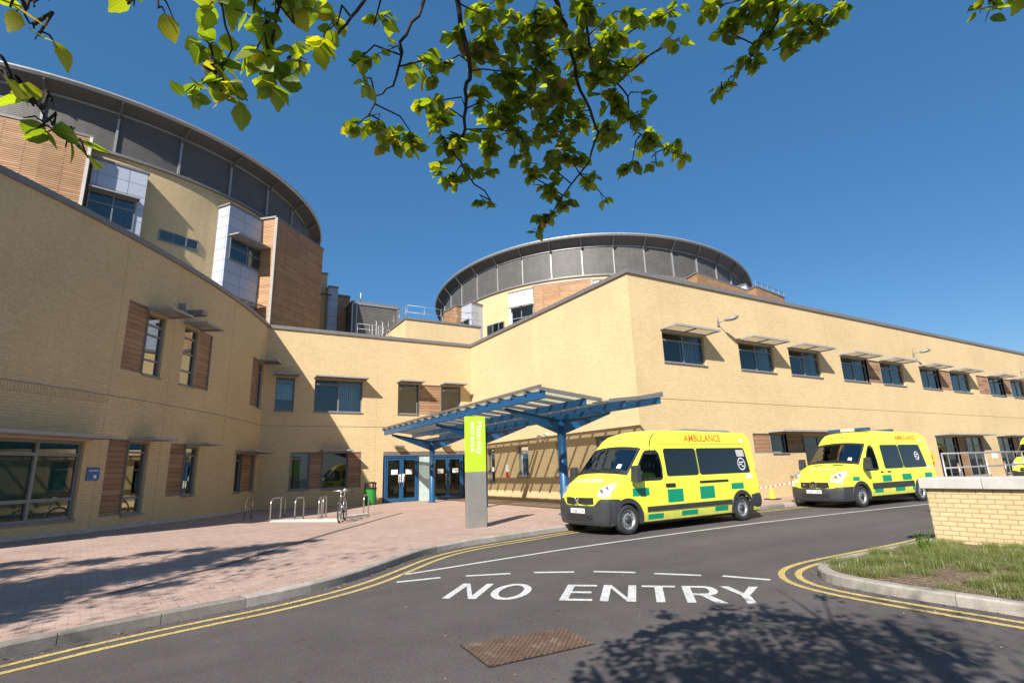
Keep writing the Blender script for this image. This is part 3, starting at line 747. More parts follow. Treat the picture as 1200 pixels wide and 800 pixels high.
mb = MB(); fbox(mb, fB, 10.36, 11.12, 0.12, 2.44, .05, .10); mb.build('side_panel', 'frosted', wb_)
finish_wing(wb_, fB, 2.572, 13.5, 12, 18.0, 2.4, 'room_warm')

# --- corner block and long wing on the right
wr_ = thing('corner_wing', 'sunlit buff brick corner wing whose long front runs right behind the ambulances', 'building', (13.5, 14.06, 0))
opsC = [(24.85, 25.62, 0.95, 2.66), (21.56, 22.55, 1.22, 2.64), (18.6, 19.3, 1.22, 2.64), (15.56, 16.6, 1.22, 2.68)]
mb = MB(); wall(mb, fC, 14.06, 27.5, -0.3, TOP, opsC); 
opsR = []; WR = []
up = [(15.03, 17.37), (19.5, 21.88), (23.02, 25.46), (27.3, 29.72), (31.1, 33.46), (35.42, 37.75), (39.3, 41.9), (44.85, 47.2), (48.55, 50.9), (53.5, 55.9), (57.3, 59.7)]
tb = [(29.72, 31.1), (37.75, 39.3), (43.0, 44.85), (47.2, 48.55), (55.9, 57.3)]
for a, b in up + tb: opsR.append((a, b, 5.33, 6.53))
low = [(20.84, 21.92, 1.88, 2.68, 'w'), (19.66, 20.84, 1.88, 2.68, 't'), (21.92, 23.14, 1.88, 2.68, 't'), (23.14, 25.6, 0.75, 2.6, 'w'), (35.63, 38.3, 0.35, 2.62, 'w'), (38.3, 39.4, 0.35, 2.62, 't'), (39.4, 41.8, 0.35, 2.62, 'w'), (44.0, 46.4, 0.35, 2.6, 'w'), (46.4, 47.4, 0.35, 2.6, 't'), (47.4, 49.6, 0.35, 2.6, 'w'), (52.0, 55, 0.35, 2.6, 'w')]
for l in low: opsR.append(l[:4])
wall(mb, fR, 13.5, 78, -0.3, TOP, opsR); mb.build('brick_wall', 'brick', wr_)
for (a, b, c, d) in opsC: window(wr_, fC, a, b, c, d, (), (0.72,), ('blind_green', 0.3, 1.0, 0.0))
for k, (a, b) in enumerate(up):
    window(wr_, fR, a, b, 5.33, 6.53, (0.5,), (0.74,), ('blind', 0.5 if k % 2 == 0 else 0.55, 1.0, 0.0)); sunshade(wr_, fR, a - 0.08, b + 0.1, 6.56)
for (a, b) in tb: timber(wr_, fR, a, b, 5.33, 6.53)
for (a, b, c, d, k) in low:
    if k == 'w': window(wr_, fR, a, b, c, d, (0.5,) if b - a > 1.3 else (), (0.76,) if d - c > 1 else ())
    else: timber(wr_, fR, a, b, c, d)
for (a, b, z) in ((20.7, 25.7, 2.72), (35.5, 41.9, 2.66), (43.9, 49.7, 2.64), (51.9, 55.1, 2.64)): sunshade(wr_, fR, a, b, z, 0.7)
for (root, f, us) in ((wl_, fL, (4.2, 7.98, 10.3)), (wb_, fB, (8.0,)), (wr_, fR, (18.9, 26.4, 34.2, 42.4, 51.5)), (wr_, fC, (20.0,))):
    for u in us:
        mb = MB()
        for z0, z1 in ((0.2, BAND - .03), (BAND + .02, TOP)): fbox(mb, f, u - .006, u + .006, z0, z1, -.003, 0.0)
        mb.build('movement_joint', 'joint', root)
def finish_corner():
    mb = MB()
    fbox(mb, fR, 13.43, 78, TOP + .003, TOP + .17, -0.07, 0.38); mb.box(13.43, 14.443, TOP + .003, 13.88, 27.46, TOP + .17)
    mb.build('coping', 'coping', wr_)
    mb = MB(); mb.quad((13.5, 14.06, 8.2), (78, 14.06, 8.2), (78, 40, 8.2), (13.5, 40, 8.2)); mb.build('roof', 'coping', wr_)
    mb = MB(); lx, ly = 15.2, 15.8
    mb.quad((lx, ly, -.1), (78, ly, -.1), (78, ly, 8.2), (lx, ly, 8.2)); mb.quad((lx, ly, -.1), (lx, 27.4, -.1), (lx, 27.4, 8.2), (lx, ly, 8.2))
    mb.quad((13.65, 14.2, 3.9), (78, 14.2, 3.9), (78, ly, 3.9), (13.65, ly, 3.9)); mb.quad((13.65, ly, 3.9), (lx, ly, 3.9), (lx, 27.4, 3.9), (13.65, 27.4, 3.9))
    mb.quad((13.6, 14.2, .1), (78, 14.2, .1), (78, ly, .1), (13.6, ly, .1)); mb.quad((13.6, ly, .1), (lx, ly, .1), (lx, 27.4, .1), (13.6, 27.4, .1))
    mb.quad((78, 14.06, -.1), (78, ly, -.1), (78, ly, 8.2), (78, 14.06, 8.2)); mb.quad((13.5, 27.4, -.1), (lx, 27.4, -.1), (lx, 27.4, 8.2), (13.5, 27.4, 8.2))
    mb.build('interior', 'liner', wr_)
    mb = MB(); fbox(mb, fR, 13.494, 78, BAND - .02, BAND + .0, -0.012, 0.0); fbox(mb, fC, 14.06, 27.5, BAND - .02, BAND, -0.012, 0.0)
    mb.build('string_course', 'soldier', wr_)
finish_corner()
# ------------------------------------------------------------------ round towers
class Drum:
    def __init__(s, c, a, b, phi): s.c = np.array(c, float); s.a = a; s.b = b; s.phi = phi
    def xy(s, th, out=0.0):
        x, y = (s.a + out) * cos(th), (s.b + out) * sin(th)
        return s.c[0] + x * cos(s.phi) - y * sin(s.phi), s.c[1] + x * sin(s.phi) + y * cos(s.phi)
    def hit(s, px, py, out=0.0):      # where a sight line meets the drum: angle and height
        d = ray(px, py); a, b = s.a + out, s.b + out
        R = np.array([[cos(s.phi), sin(s.phi)], [-sin(s.phi), cos(s.phi)]])
        o = R @ (EYE[:2] - s.c); e = R @ d[:2]
        A = (e[0] / a) ** 2 + (e[1] / b) ** 2; B = 2 * (o[0] * e[0] / a ** 2 + o[1] * e[1] / b ** 2); Cc = (o[0] / a) ** 2 + (o[1] / b) ** 2 - 1
        D = max(B * B - 4 * A * Cc, 0); t = (-B - sqrt(D)) / (2 * A)
        p = o + e * t
        return atan2(p[1] / b, p[0] / a), EYE[2] + d[2] * t
    def f(s, th0):
        r = (s.a + s.b) / 2
        def g(u, z, d): x, y = s.xy(th0 + u / r, -d); return (x, y, z)
        return g
    def ring(s, mb, z0, z1, o0, o1, n=192):
        r = (s.a + s.b) / 2
        for k in range(n):
            t0, t1 = 2 * pi * k / n, 2 * pi * (k + 1) / n
            mb.quad((*s.xy(t0, o0), z0), (*s.xy(t1, o0), z0), (*s.xy(t1, o1), z1), (*s.xy(t0, o1), z1), uv=((t0 * r, z0), (t1 * r, z0), (t1 * r, z1 if z1 != z0 else z0 + abs(o1 - o0)), (t0 * r, z1 if z1 != z0 else z0 + abs(o1 - o0))))
def build_drum(root, dr, z_brick0, zb, zt, zr, over, nm, ph, step=0.0):
    mb = MB(); dr.ring(mb, z_brick0, zb, 0, 0); mb.build('brick_wall', 'brick', root)
    mb = MB(); dr.ring(mb, zb, zb, 0.14, -0.4); dr.ring(mb, zb - 0.16, zb, 0.14, 0.14); dr.ring(mb, zb - 0.16, zb - 0.16, -0.1, 0.14); mb.build('ledge', 'coping', root)
    mb = MB(); dr.ring(mb, zb + 0.002, zt, -0.12, -0.12); sc = mb.build('louvre_screen', 'louvre', root)
    mb = MB(); bks = []
    for k in range(nm):
        t = ph + 2 * pi * k / nm
        c = np.array(dr.xy(t, -0.12)); n = np.array(dr.xy(t, 1)) - c; n /= np.linalg.norm(n); s_ = np.array([-n[1], n[0]]) * 0.055
        a0, a1 = c + n * 0.01, c + n * 0.12
        mb.hexa([(*(a0 - s_), zb), (*(a1 - s_), zb), (*(a1 + s_), zb), (*(a0 + s_), zb), (*(a0 - s_), zt), (*(a1 - s_), zt), (*(a1 + s_), zt), (*(a0 + s_), zt)])
        p = (*(c + n * .1), zt - 0.35); q = (*(c + n * (over)), zr - 0.32)
        bks.append((p, q))
    dr.ring(mb, zt - .12, zt, -.05, -.05); dr.ring(mb, zt - .12, zt - .12, -.12, -.05)
    mb.build('screen_mullion', 'fascia', sc)
    mb = MB()
    dr.ring(mb, zt, zr - 0.24, -0.14, over - 0.10)
    sf = mb.build('eaves_soffit', 'soffit', root)
    for p, q in bks:
        bk = MB(); bk.beam(p, q, 0.09, 0.12); bk.build('bracket', 'bracket', sf)
    mb = MB()
    dr.ring(mb, zr - 0.24, zr - 0.10, over - 0.10, over); dr.ring(mb, zr - 0.10, zr, over, over - .03); dr.ring(mb, zr, zr + 0.5, over - .03, -dr.a * 0.5); dr.ring(mb, zr + .5, zr + .55, -dr.a * .5, -dr.a * 0.97)
    mb.build('roof', 'fascia', root, smooth=False)
def bay(root, pts, z0, z1, mat, name, cap='coping', trim=None):
    # a projecting bay: plan corners, closed prism with cladding and a metal capping
    o = MB(); acc = 0
    P = [np.array(p, float) for p in pts]; m = len(P)
    for k in range(m):
        a, b = P[k], P[(k + 1) % m]; l = np.linalg.norm(b - a)
        o.quad((*a, z0), (*b, z0), (*b, z1), (*a, z1), uv=((acc, z0), (acc + l, z0), (acc + l, z1), (acc, z1))); acc += l
    ob = o.build(name, mat, root)
    c = sum(P) / m
    mb = MB(); Q = [p + (p - c) / np.linalg.norm(p - c) * 0.09 for p in P]
    mb.poly([(*q, z1) for q in Q]); mb.poly([(*q, z1 + 0.13) for q in Q])
    for k in range(m): mb.quad((*Q[k], z1), (*Q[(k + 1) % m], z1), (*Q[(k + 1) % m], z1 + .13), (*Q[k], z1 + .13))
    mb.build('capping', cap, ob)
    if trim:
        mb = MB()
        for k in trim:
            q = P[k] + (P[k] - c) / np.linalg.norm(P[k] - c) * .02
            mb.box(q[0] - .07, q[1] - .07, z0, q[0] + .07, q[1] + .07, z1 - .002)
        mb.build('corner_trim', 'stone', ob)
    return ob
def face(a, b):       # front plane of a bay: u along a->b, d inwards
    a = np.array(a, float); b = np.array(b, float); t = (b - a) / np.linalg.norm(b - a); n = np.array([-t[1], t[0]])
    if n @ (EYE[:2] - a) > 0: n = -n
    def g(u, z, d): p = a + t * u + n * d; return (p[0], p[1], z)
    return g, float(np.linalg.norm(b - a))

d1 = Drum((-8.7, 48.6), 16.0, 16.0, 0.0)
t1 = thing('round_tower', 'large round tower at the left with silver bays and a tall cedar bay', 'building', (-8.7, 48.6, 0))
build_drum(t1, d1, 5.0, 19.0, 21.52, 22.0, 0.95, 32, radians(-88.9))
thA = d1.hit(104, 180, 1.2)[0]
A1 = d1.xy(thA, 1.2); A0 = d1.xy(thA, -0.3)
pts = [A0, A1] + [d1.xy(thA - radians(6) * k, 1.2) for k in range(1, 9)] + [d1.xy(thA - radians(48), -0.3)]
bay(t1, pts, 8, 18.85, 'slats', 'timber_bay', trim=(1,))
th0 = d1.hit(110, 186, 0.7)[0]; th1 = d1.hit(174, 204, 0.7)[0]
S0, S1 = d1.xy(th0, 0.7), d1.xy(th1, 0.7)
zt1 = d1.hit(140, 194, 0.7)[1]
bay(t1, [d1.xy(th0, -.4), S0, S1, d1.xy(th1, -.4)], 8, zt1, 'silver_panel', 'silver_bay')
fs, w = face(S0, S1)
zw = d1.hit(104, 222, 0.7)[1]
window(t1, fs, 0.0, w * 0.86, zw - 1.75, zw, (0.52,), (0.66,), d=-0.05, fw=0.07); mb = MB(); fbox(mb, fs, 0.0, w * .86, zw - 1.8, zw, 0.0, 0.003); mb.build('window_back', 'liner', t1)
sunshade(t1, fs, -0.05, w * 0.9, zw + 0.02, 0.45)
a, b = d1.hit(186, 274)[0], d1.hit(231.5, 290)[0]
fd = d1.f(a); w = (b - a) * 16
window(t1, fd, 0, w, 14.72, 15.34, (0.33, 0.68), (), d=-0.07, fw=0.05, pdu=.3); mb = MB(); fpanel(mb, fd, 0, w, 14.72, 15.34, -0.012, .3); mb.build('window_back', 'liner', t1)
S = [(-0.35, 35.6), (0.53, 34.31), (2.75, 36.15), (1.6, 37.6)]
S[0] = (-.03 - .3, 35.08 + .45)
bay(t1, S, 8, 17.95, 'silver_panel', 'silver_bay')
fs, w = face(S[1], S[2])
def zat(px, py, P):     # height where the sight line passes over plan point P
    d = ray(px, py); return EYE[2] + d[2] * (np.hypot(*P) / np.hypot(d[0], d[1]))
z_a = zat(270, 276, S[1]); z_b = zat(268, 300, S[1])
for (z1_, z0_) in ((z_a, z_b - 0.1), (z_a - 4.0, z_a - 5.9)):
    window(t1, fs, 0.25, w - 0.05, z0_, z1_, (0.5,), (0.55,), d=-0.04, fw=0.06); mb = MB(); fbox(mb, fs, .25, w - .05, z0_, z1_, 0.0, .003); mb.build('window_back', 'liner', t1)
    sunshade(t1, fs, 0.15, w + 0.05, z1_ + 0.05, 0.75)
Tm = [(2.35, 36.15), (3.28, 35.3), (7.02, 39.3), (5.2, 41.5)]
bay(t1, Tm, 8, 18.12, 'slats', 'timber_bay', trim=(1,))

d2 = Drum((47.1, 57.3), 20.0, 28.4, -0.718)
t2 = thing('round_tower', 'smaller looking round tower behind the corner wing, its louvred top against the sky', 'building', (47.1, 57.3, 0))
build_drum(t2, d2, 5.0, 18.39, 21.2, 22.0, 0.88, 44, radians(1.5))
def rbay(px0, px1, py, out, mat, name, z0=7.0, dz=0.0, trim=None):
    a, zA = d2.hit(px0, py, out); b, zB = d2.hit(px1, py, out)
    z = d2.hit((px0 + px1) / 2, py, out)[1] + dz
    P = [d2.xy(a, -.5), d2.xy(a, out), d2.xy(b, out), d2.xy(b, -.5)]
    return bay(t2, P, z0, z, mat, name, trim=trim), P, z
_, P, z = rbay(596, 624.5, 341, 0.8, 'white_panel', 'white_bay')
fs, w = face(P[1], P[2]); zz = zat(603, 363, P[1])
window(t2, fs, 0.3, w - .02, zz - 2.4, zz, (0.45,), (0.6,), d=-.04, fw=.07); mb = MB(); fbox(mb, fs, .3, w - .02, zz - 2.4, zz, 0, .003); mb.build('window_back', 'liner', t2)
sunshade(t2, fs, 0.2, w, zz + .03, .5)
rbay(624.5, 693.5, 330, 1.0, 'slats', 'timber_bay', trim=(2,))
rbay(694.5, 706, 328.5, 0.7, 'white_panel', 'white_bay')
rbay(745, 812, 325.5, 0.6, 'silver_panel', 'silver_bay')
rbay(817, 874, 327.5, 1.6, 'slats', 'timber_bay')
rbay(875, 886, 338.5, 1.4, 'silver_panel', 'silver_bay')
a, z1_ = d2.hit(571, 382); b, z0_ = d2.hit(591.5, 389); fd = d2.f(a); w = (b - a) * 24.2; zm = (z0_ + z1_) / 2
window(t2, fd, 0, abs(w), zm - 0.55, zm + .55, (0.36, 0.7), (), d=-.08, fw=.08, pdu=.3); mb = MB(); fpanel(mb, fd, 0, abs(w), zm - .55, zm + .55, -.015, .3); mb.build('window_back', 'liner', t2)
_, P, z = rbay(535.5, 552.5, 358, 1.6, 'silver_panel', 'silver_bay', trim=None)
fs, w = face(P[1], P[2]); zz = zat(540, 379, P[1])
window(t2, fs, 0.05, w - .35, zz - 2.6, zz, (0.5,), (0.55,), d=-.05, fw=.09); mb = MB(); fbox(mb, fs, .05, w - .35, zz - 2.6, zz, 0, .003); mb.build('window_back', 'liner', t2)
rbay(520, 535, 362, 2.2, 'slats', 'timber_bay')

# far small timber roof house to the right of that tower
t = thing('roof_house', 'small cedar clad roof house just right of the smaller looking round tower', 'roof house', (60, 38, 0))
p = at_d(886, 335, 60); q = at_d(917, 335, 66)
b_ = MB(); 
ob = bay(t, [p[:2], q[:2], q[:2] + np.array([1.5, 6]), p[:2] + np.array([1, 6])], 7, float(p[2]) - .1, 'slats', 'cladding')
mb = MB()
for k in range(6):
    x = p[:2] + (q[:2] - p[:2]) * k / 5; mb.tube([(*x, p[2] - .1), (*x, p[2] + .55)], .04, 5)
mb.tube([(*p[:2], p[2] + .5), (*q[:2], p[2] + .5)], .04, 5); mb.build('rail', 'galv', t)

# rooftop things between the two towers
t = thing('stair_tower', 'narrow tower of silver and cedar columns between the large tower and grey plant room', 'building', (8.5, 44, 0))
def col(x0, x1, y0, y1, z0, z1, mat, name): return bay(t, [(x0, y1), (x0, y0), (x1, y0), (x1, y1)], z0, z1, mat, name)
col(8.45, 9.25, 44, 48, 7, 16.9, 'silver_panel', 'silver_column'); col(9.26, 10.3, 44.2, 48, 7, 16.3, 'slats', 'timber_column'); col(6.6, 8.44, 44.6, 49, 7, 18.2, 'brick', 'brick_wall')
mb = MB()
for zz in (16.2, 9.6): mb.tube([(7.9, 44.6, zz), (7.9, 43.9, zz)], .05, 6); mb.tube([(7.9, 43.9, zz), (8.7, 43.9, zz)], .05, 6)
mb.build('bracket', 'black', t)
t = thing('plant_room', 'grey louvred plant room on the roof above the entrance block', 'plant room', (12, 42, 0))
bay(t, [(10.0, 46), (10.0, 42), (13.85, 42), (15.2, 46)], 7.5, 15.2, 'louvre', 'louvre_screen')
mb = MB()
for x in (10.0, 10.35, 13.82): mb.box(x - .05, 41.93, 7.5, x + .05, 41.99, 15.15)
mb.box(10, 41.93, 15.05, 13.9, 41.985, 15.2); mb.tube([(10.9, 43, 15.2), (10.9, 43, 16.4)], .05, 6); mb.build('screen_frame', 'galv', t)
t = thing('roof_block', 'low buff brick roof block in front of the smaller looking round tower', 'roof block', (13, 34, 0))
mb = MB()
P = [(11.75, 34), (17.5, 34), (17.5, 42), (11.75, 42)]
acc = 0
for k in range(4):
    a, b = P[k], P[(k + 1) % 4]; l = hypot(b[0] - a[0], b[1] - a[1]); mb.quad((*a, 7), (*b, 7), (*b, 11.85), (*a, 11.85), uv=((acc, 7), (acc + l, 7), (acc + l, 11.85), (acc, 11.85))); acc += l
mb.quad(*[(*p, 11.85) for p in P]); mb.build('brick_wall', 'brick', t)
mb = MB(); mb.box(11.68, 33.93, 11.853, 17.57, 34.3, 11.99); mb.box(11.68, 34.303, 11.853, 12.0, 42.07, 11.99); mb.build('coping', 'coping', t)
def railing(name, label, runs, h, nrail, sp=1.4, group=None, rr=.018):
    c = runs[0][0]
    t = thing(name, label, 'railing', (c[0], c[1], c[2]), group=group)
    rs = MB()
    for a, b in runs:
        a, b = np.array(a, float), np.array(b, float); L_ = np.linalg.norm(b - a); n = max(1, round(L_ / sp))
        for k in range(n + 1):
            p = a + (b - a) * k / n; ps = MB(); ps.tube([p, p + [0, 0, h]], rr, 6); ps.build('post', 'galv', t, smooth=True)
        for r in range(nrail): z = h * (r + 1) / nrail; rs.tube([a + [0, 0, z], b + [0, 0, z]], rr, 6)
    rs.build('rail', 'galv', t, smooth=True); return t
railing('roof_railing', 'galvanised roof railing in front of the grey plant room', [((9.6, 38.5, 11.3), (13.2, 38.5, 11.3)), ((11.3, 36.0, 10.3), (11.3, 38.4, 11.3))], 1.15, 3, .9)
railing('roof_railing', 'thin roof railing along the top of the low brick roof block', [((11.9, 34.2, 11.95), (17.0, 34.2, 11.95)), ((11.9, 34.5, 11.95), (11.9, 41, 11.95))], 1.0, 2, 1.3)
t = thing('access_ladder', 'hooped galvanised ladder standing on the entrance block roof', 'ladder', (10.3, 36.5, 8))
mb = MB()
for x in (10.35, 10.8): mb.tube([(x, 36.2, 8.2), (x, 36.2, 12.1), (x, 36.6, 12.25), (x, 37.2, 12.1), (x, 37.2, 11.3)], .03, 6)
for k in range(12): mb.tube([(10.35, 36.2, 8.5 + .3 * k), (10.8, 36.2, 8.5 + .3 * k)], .02, 5)
mb.build('ladder_frame', 'galv', t)
mb = MB(); mb.box(9.8, 36.8, 8.2, 12.0, 40, 11.0); o = thing('roof_parapet', 'pale brick parapet under the railing in front of the plant room', 'parapet', (10.8, 38, 8)); mb.build('brick_wall', 'brick', o)
mb = MB(); mb.box(9.72, 36.72, 11.003, 12.08, 40.08, 11.12); mb.build('coping', 'coping', o)

# ------------------------------------------------------------------ entrance canopy
cn = thing('entrance_canopy', 'blue steel canopy with a glazed V shaped roof in front of the entrance doors', 'canopy', (10.3, 20, 0.12))
Y0, Y1 = 12.05, 26.3
def roof_z(x): return 3.40 + abs(x - 10.3) / 2.2 * 0.24
def canopy_beam(x, y0, y1, z, w=.12, h=.22):
    mb = MB(); mb.box(x - w / 2, y0, z - h, x + w / 2, y1, z); return mb.build('beam', 'blue', cn, bevel=.008)
for x in (8.12, 12.48): canopy_beam(x, Y0, Y1, roof_z(x) - 0.01)
for x in (9.55, 11.05): canopy_beam(x, Y0 + .02, Y1 - .02, roof_z(x) - 0.012, .1, .2)
canopy_beam(10.3, Y0 + .35, Y1 - .05, 3.22, .2, .16)
for y in (25.5, 19.9, 14.35):
    mb = MB(); zb = z_pave(10.3, y); mb.lathe([(.0, 3.1), (.14, 3.1), (.14, zb)], (10.3, y, 0), 'z', 24)
    po = mb.build('post', 'blue', cn, smooth=False)
    for p in po.data.polygons: p.use_smooth = abs(p.normal.z) < .5
    mb = MB(); mb.lathe([(.0, zb + .03), (.23, zb + .03), (.23, zb)], (10.3, y, 0), 'z', 24); mb.build('base_plate', 'blue', po)
    for sx in (-1, 1):
        mb = MB(); xo = 10.3 + sx * 2.1; xi = 10.3 + sx * .1; zo = roof_z(xo) - .235
        mb.hexa([(xi, y - .045, 2.62), (xo, y - .03, zo - .07), (xo, y + .03, zo - .07), (xi, y + .045, 2.62), (xi, y - .045, 3.07), (xo, y - .03, zo), (xo, y + .03, zo), (xi, y + .045, 3.07)])
        mb.hexa([(xi, y - .11, 3.055), (xo, y - .08, zo - .012), (xo, y + .08, zo - .012), (xi, y + .11, 3.055), (xi, y - .11, 3.075), (xo, y - .08, zo + .008), (xo, y + .08, zo + .008), (xi, y + .11, 3.075)])
        mb.build('arm', 'blue', cn)
NB = 18
for side in (-1, 1):
    bars = MB(); pan = MB()
    xo = 10.3 + side * 2.32; xi = 10.3 + side * 0.16
    for k in range(NB + 1):
        y = Y0 + (Y1 - Y0) * k / NB
        bars.beam((xi, y, roof_z(xi) + .02), (xo, y, roof_z(xo) + .02), .075, .10)
    bars.box(min(xo, xo - side * .05), Y0 - .04, roof_z(xo) + .06, max(xo, xo - side * .05), Y1 + .04, roof_z(xo) + .13)
    for k in range(NB):
        a = Y0 + (Y1 - Y0) * k / NB + .04; b = Y0 + (Y1 - Y0) * (k + 1) / NB - .04
        pan.hexa([(xi, a, roof_z(xi) + .045), (xo, a, roof_z(xo) + .045), (xo, b, roof_z(xo) + .045), (xi, b, roof_z(xi) + .045), (xi, a, roof_z(xi) + .06), (xo, a, roof_z(xo) + .06), (xo, b, roof_z(xo) + .06), (xi, b, roof_z(xi) + .06)])
    bars.build('glazing_bar', 'alu', cn); pan.build('roof_glass', M['canopy_glass'], cn)

# ------------------------------------------------------------------ sign post
a_ = np.array([6.18, 12.92]); b_ = np.array([6.73, 12.90])
a_, b_ = at_z(548, 619, .12)[:2], at_z(571, 617, .12)[:2]
dirx = (b_ - a_) / np.linalg.norm(b_ - a_); diry = np.array([-dirx[1], dirx[0]]); W_ = float(np.linalg.norm(b_ - a_))
sg = thing('entrance_sign', 'tall lime green and grey monolith sign reading Maternity entrance at the kerb', 'sign', (*a_, .12))
def sgp(u, z, d): p = a_ + dirx * u + diry * d; return (p[0], p[1], z)
ztop = zat(546, 487.5, a_); zmid = zat(546.8, 553, a_)
mb = MB(); fbox(mb, sgp, 0, W_, .115, zmid - .002, 0, .14); mb.build('steel_base', 'sign_steel', sg, bevel=.006)
mb = MB(); fbox(mb, sgp, 0, W_, zmid, ztop, 0, .14); gp = mb.build('green_panel', 'sign_green', sg, bevel=.006)
mb = MB(); fbox(mb, sgp, W_ + .003, W_ + .02, .115, ztop - .01, .02, .12); mb.build('side_strip', 'black', sg)
for (body, uo, zs) in (('Maternity', 0.30, ztop - .12), ('entrance', 0.115, ztop - .14)):
    vs, fs_ = text_mesh(body, 0.225)
    mb = MB(); mb.v = [sgp(uo * W_ / .55 + (v[1]) * 1.0, zs - v[0] * 1.0, -.004) for v in vs]; mb.f = fs_; mb.uv = [[(0, 0)] * len(f) for f in fs_]
    mb.build('lettering', 'white', gp)
mb = MB(); fbox(mb, sgp, W_ * .4, W_ * .47, .12, .135, -.05, -.0); mb.build('lip', 'steel', sg)

# ------------------------------------------------------------------ cycle stands, bicycle, bin
mb = MB(); zc = z_pave(4, 20.6)
st = [(1.75, 21.1), (2.45, 20.5), (3.25, 20.75), (4.0, 20.5), (4.75, 20.75), (5.75, 21.2)]
STAND_PX = [(286, 611, 297, 608), (316, 611, 326, 609), (328, 608, 333, 606), (345, 609, 354, 607), (373, 609, 376, 607), (378, 606, 382, 604), (426, 602, 432, 600)]
names = ['farthest left of the row, in the corner shade', 'second from the left in the row', 'close behind the second stand from the left', 'in the middle of the row, alone', 'just left of the parked bicycle, front one of two', 'just left of the parked bicycle, rear one of two', 'at the right end of the row, before the green bin']
for (x0, y0, x1, y1), nm in zip(STAND_PX, names):
    p = at_z(x0, y0, .17); q = at_z(x1, y1, .17)
    d = (q - p)[:2]; L_ = np.linalg.norm(d); d = d / L_; c = p[:2]
    q2 = c + d * 0.72
    z0 = z_pave(*c) - .02
    mb = MB(); pts = [(*c, z0), (*c, z0 + .52)]
    for k in range(1, 9):
        a = pi / 2 * k / 8; pts.append((*(c + d * .2 * (1 - cos(a))), z0 + .52 + .2 * sin(a)))
    for k in range(0, 9):
        a = pi / 2 * k / 8; pts.append((*(q2 - d * .2 * (1 - sin(a))), z0 + .52 + .2 * cos(a)))
    pts.append((*q2, z0))
    mb.tube(pts, .023, 10)
    o = thing('cycle_stand', 'steel hoop cycle stand ' + nm, 'cycle stand', (*c, z0), group='cycle stands in front of the entrance block')
    mb.build('hoop', 'steel', o, smooth=True)
    mb = MB()
    for e in (c, q2): mb.lathe([(0, .03), (.06, .03), (.07, .02)], (*e, z0), 'z', 16)
    mb.build('foot_plate', 'steel', o)
mb = MB()
kx = [at_z(316, 613, .13), at_z(400, 611, .13), at_z(405, 606, .16), at_z(330, 607, .16)]
def slab(mb, q, z0, z1): mb.hexa([(*p[:2], z0) for p in q] + [(*p[:2], z1) for p in q])
slab(mb, [kx[0], kx[1], kx[1] + np.array([.12, .55, 0]), kx[0] + np.array([.12, .55, 0])], .1, .21)
e0 = at_z(400, 607, .16); e1 = at_z(432, 603, .16); slab(mb, [e0, e1, e1 + np.array([.1, .5, 0]), e0 + np.array([.1, .5, 0])], .1, .205)
struct('pavement', mb, 'concrete')

bk = thing('bicycle', 'silver bicycle locked to the cycle stands, seen almost end on', 'bicycle', (*at_z(397.5, 611, .15)[:2], .13), 0)
fw_ = at_z(397.5, 611.5, .15); rw_ = at_z(404.5, 606, .2)
bd = (rw_ - fw_)[:2]; bd /= np.linalg.norm(bd)
B0 = fw_[:2]
def bp(u, s, z): p = B0 + bd * u + np.array([-bd[1], bd[0]]) * s; return (p[0], p[1], .14 + .93 * z)
R_ = .33
def wheel_at(u, name):
    mb = MB(); n = 36
    for (r, rr) in ((R_, .022),):
        ring = [bp(u + r * cos(2 * pi * k / n), 0, R_ + r * sin(2 * pi * k / n)) for k in range(n + 1)]; mb.tube(ring, rr, 8, False)
    o = mb.build(name, 'tyre', bk, smooth=True)
    mb = MB(); ring = [bp(u + (R_ - .03) * cos(2 * pi * k / n), 0, R_ + (R_ - .03) * sin(2 * pi * k / n)) for k in range(n + 1)]; mb.tube(ring, .012, 6, False)
    for k in range(16):
        a = 2 * pi * k / 16; mb.tube([bp(u, .02 * (-1) ** k, R_), bp(u + (R_ - .03) * cos(a), 0, R_ + (R_ - .03) * sin(a))], .003, 4, False)
    mb.tube([bp(u, -.05, R_), bp(u, .05, R_)], .02, 8); mb.build('rim', 'chrome', o)
wheel_at(0, 'wheel'); wheel_at(1.04, 'wheel')
mb = MB(); bb = (0.62, 0.29); head = (.12, .86); seatt = (.80, .80)
for a, b, r in (((.16, .70), bb, .018), (head, (.16, .70), .02), ((.145, .80), seatt, .017), (bb, seatt, .017), (bb, (1.04, R_), .011), (seatt, (1.04, R_), .010)):
    mb.tube([bp(a[0], 0, a[1]), bp(b[0], 0, b[1])], r, 8)
for s in (-.05, .05): mb.tube([bp(.155, s * .6, .68), bp(.0, s, R_)], .013, 8)
mb.build('frame', 'steel', bk, smooth=True)
mb = MB(); mb.tube([bp(.12, 0, .86), bp(.11, 0, .97)], .014, 8); mb.tube([bp(.2, -.3, .98), bp(.11, -.2, 1.0), bp(.11, .2, 1.0), bp(.2, .3, .98)], .013, 8)
hb = mb.build('handlebar', 'steel', bk, smooth=True)
mb = MB()
for s in (-1, 1): mb.tube([bp(.17, s * .24, .985), bp(.23, s * .34, .975)], .019, 8)
mb.build('grip', 'black', hb)
mb = MB(); mb.tube([bp(.80, 0, .78), bp(.83, 0, .95)], .014, 8); mb.build('seat_post', 'steel', bk)
mb = MB(); mb.tube([bp(.66, 0, .97), bp(.75, 0, .98), bp(.87, 0, .99), bp(.95, 0, .99)], [.02, .03, .06, .045], 12); mb.build('saddle', 'silver_soft', bk, smooth=True)
mb = MB(); mb.tube([bp(.62, -.06, .29), bp(.62, .06, .29)], .03, 10)
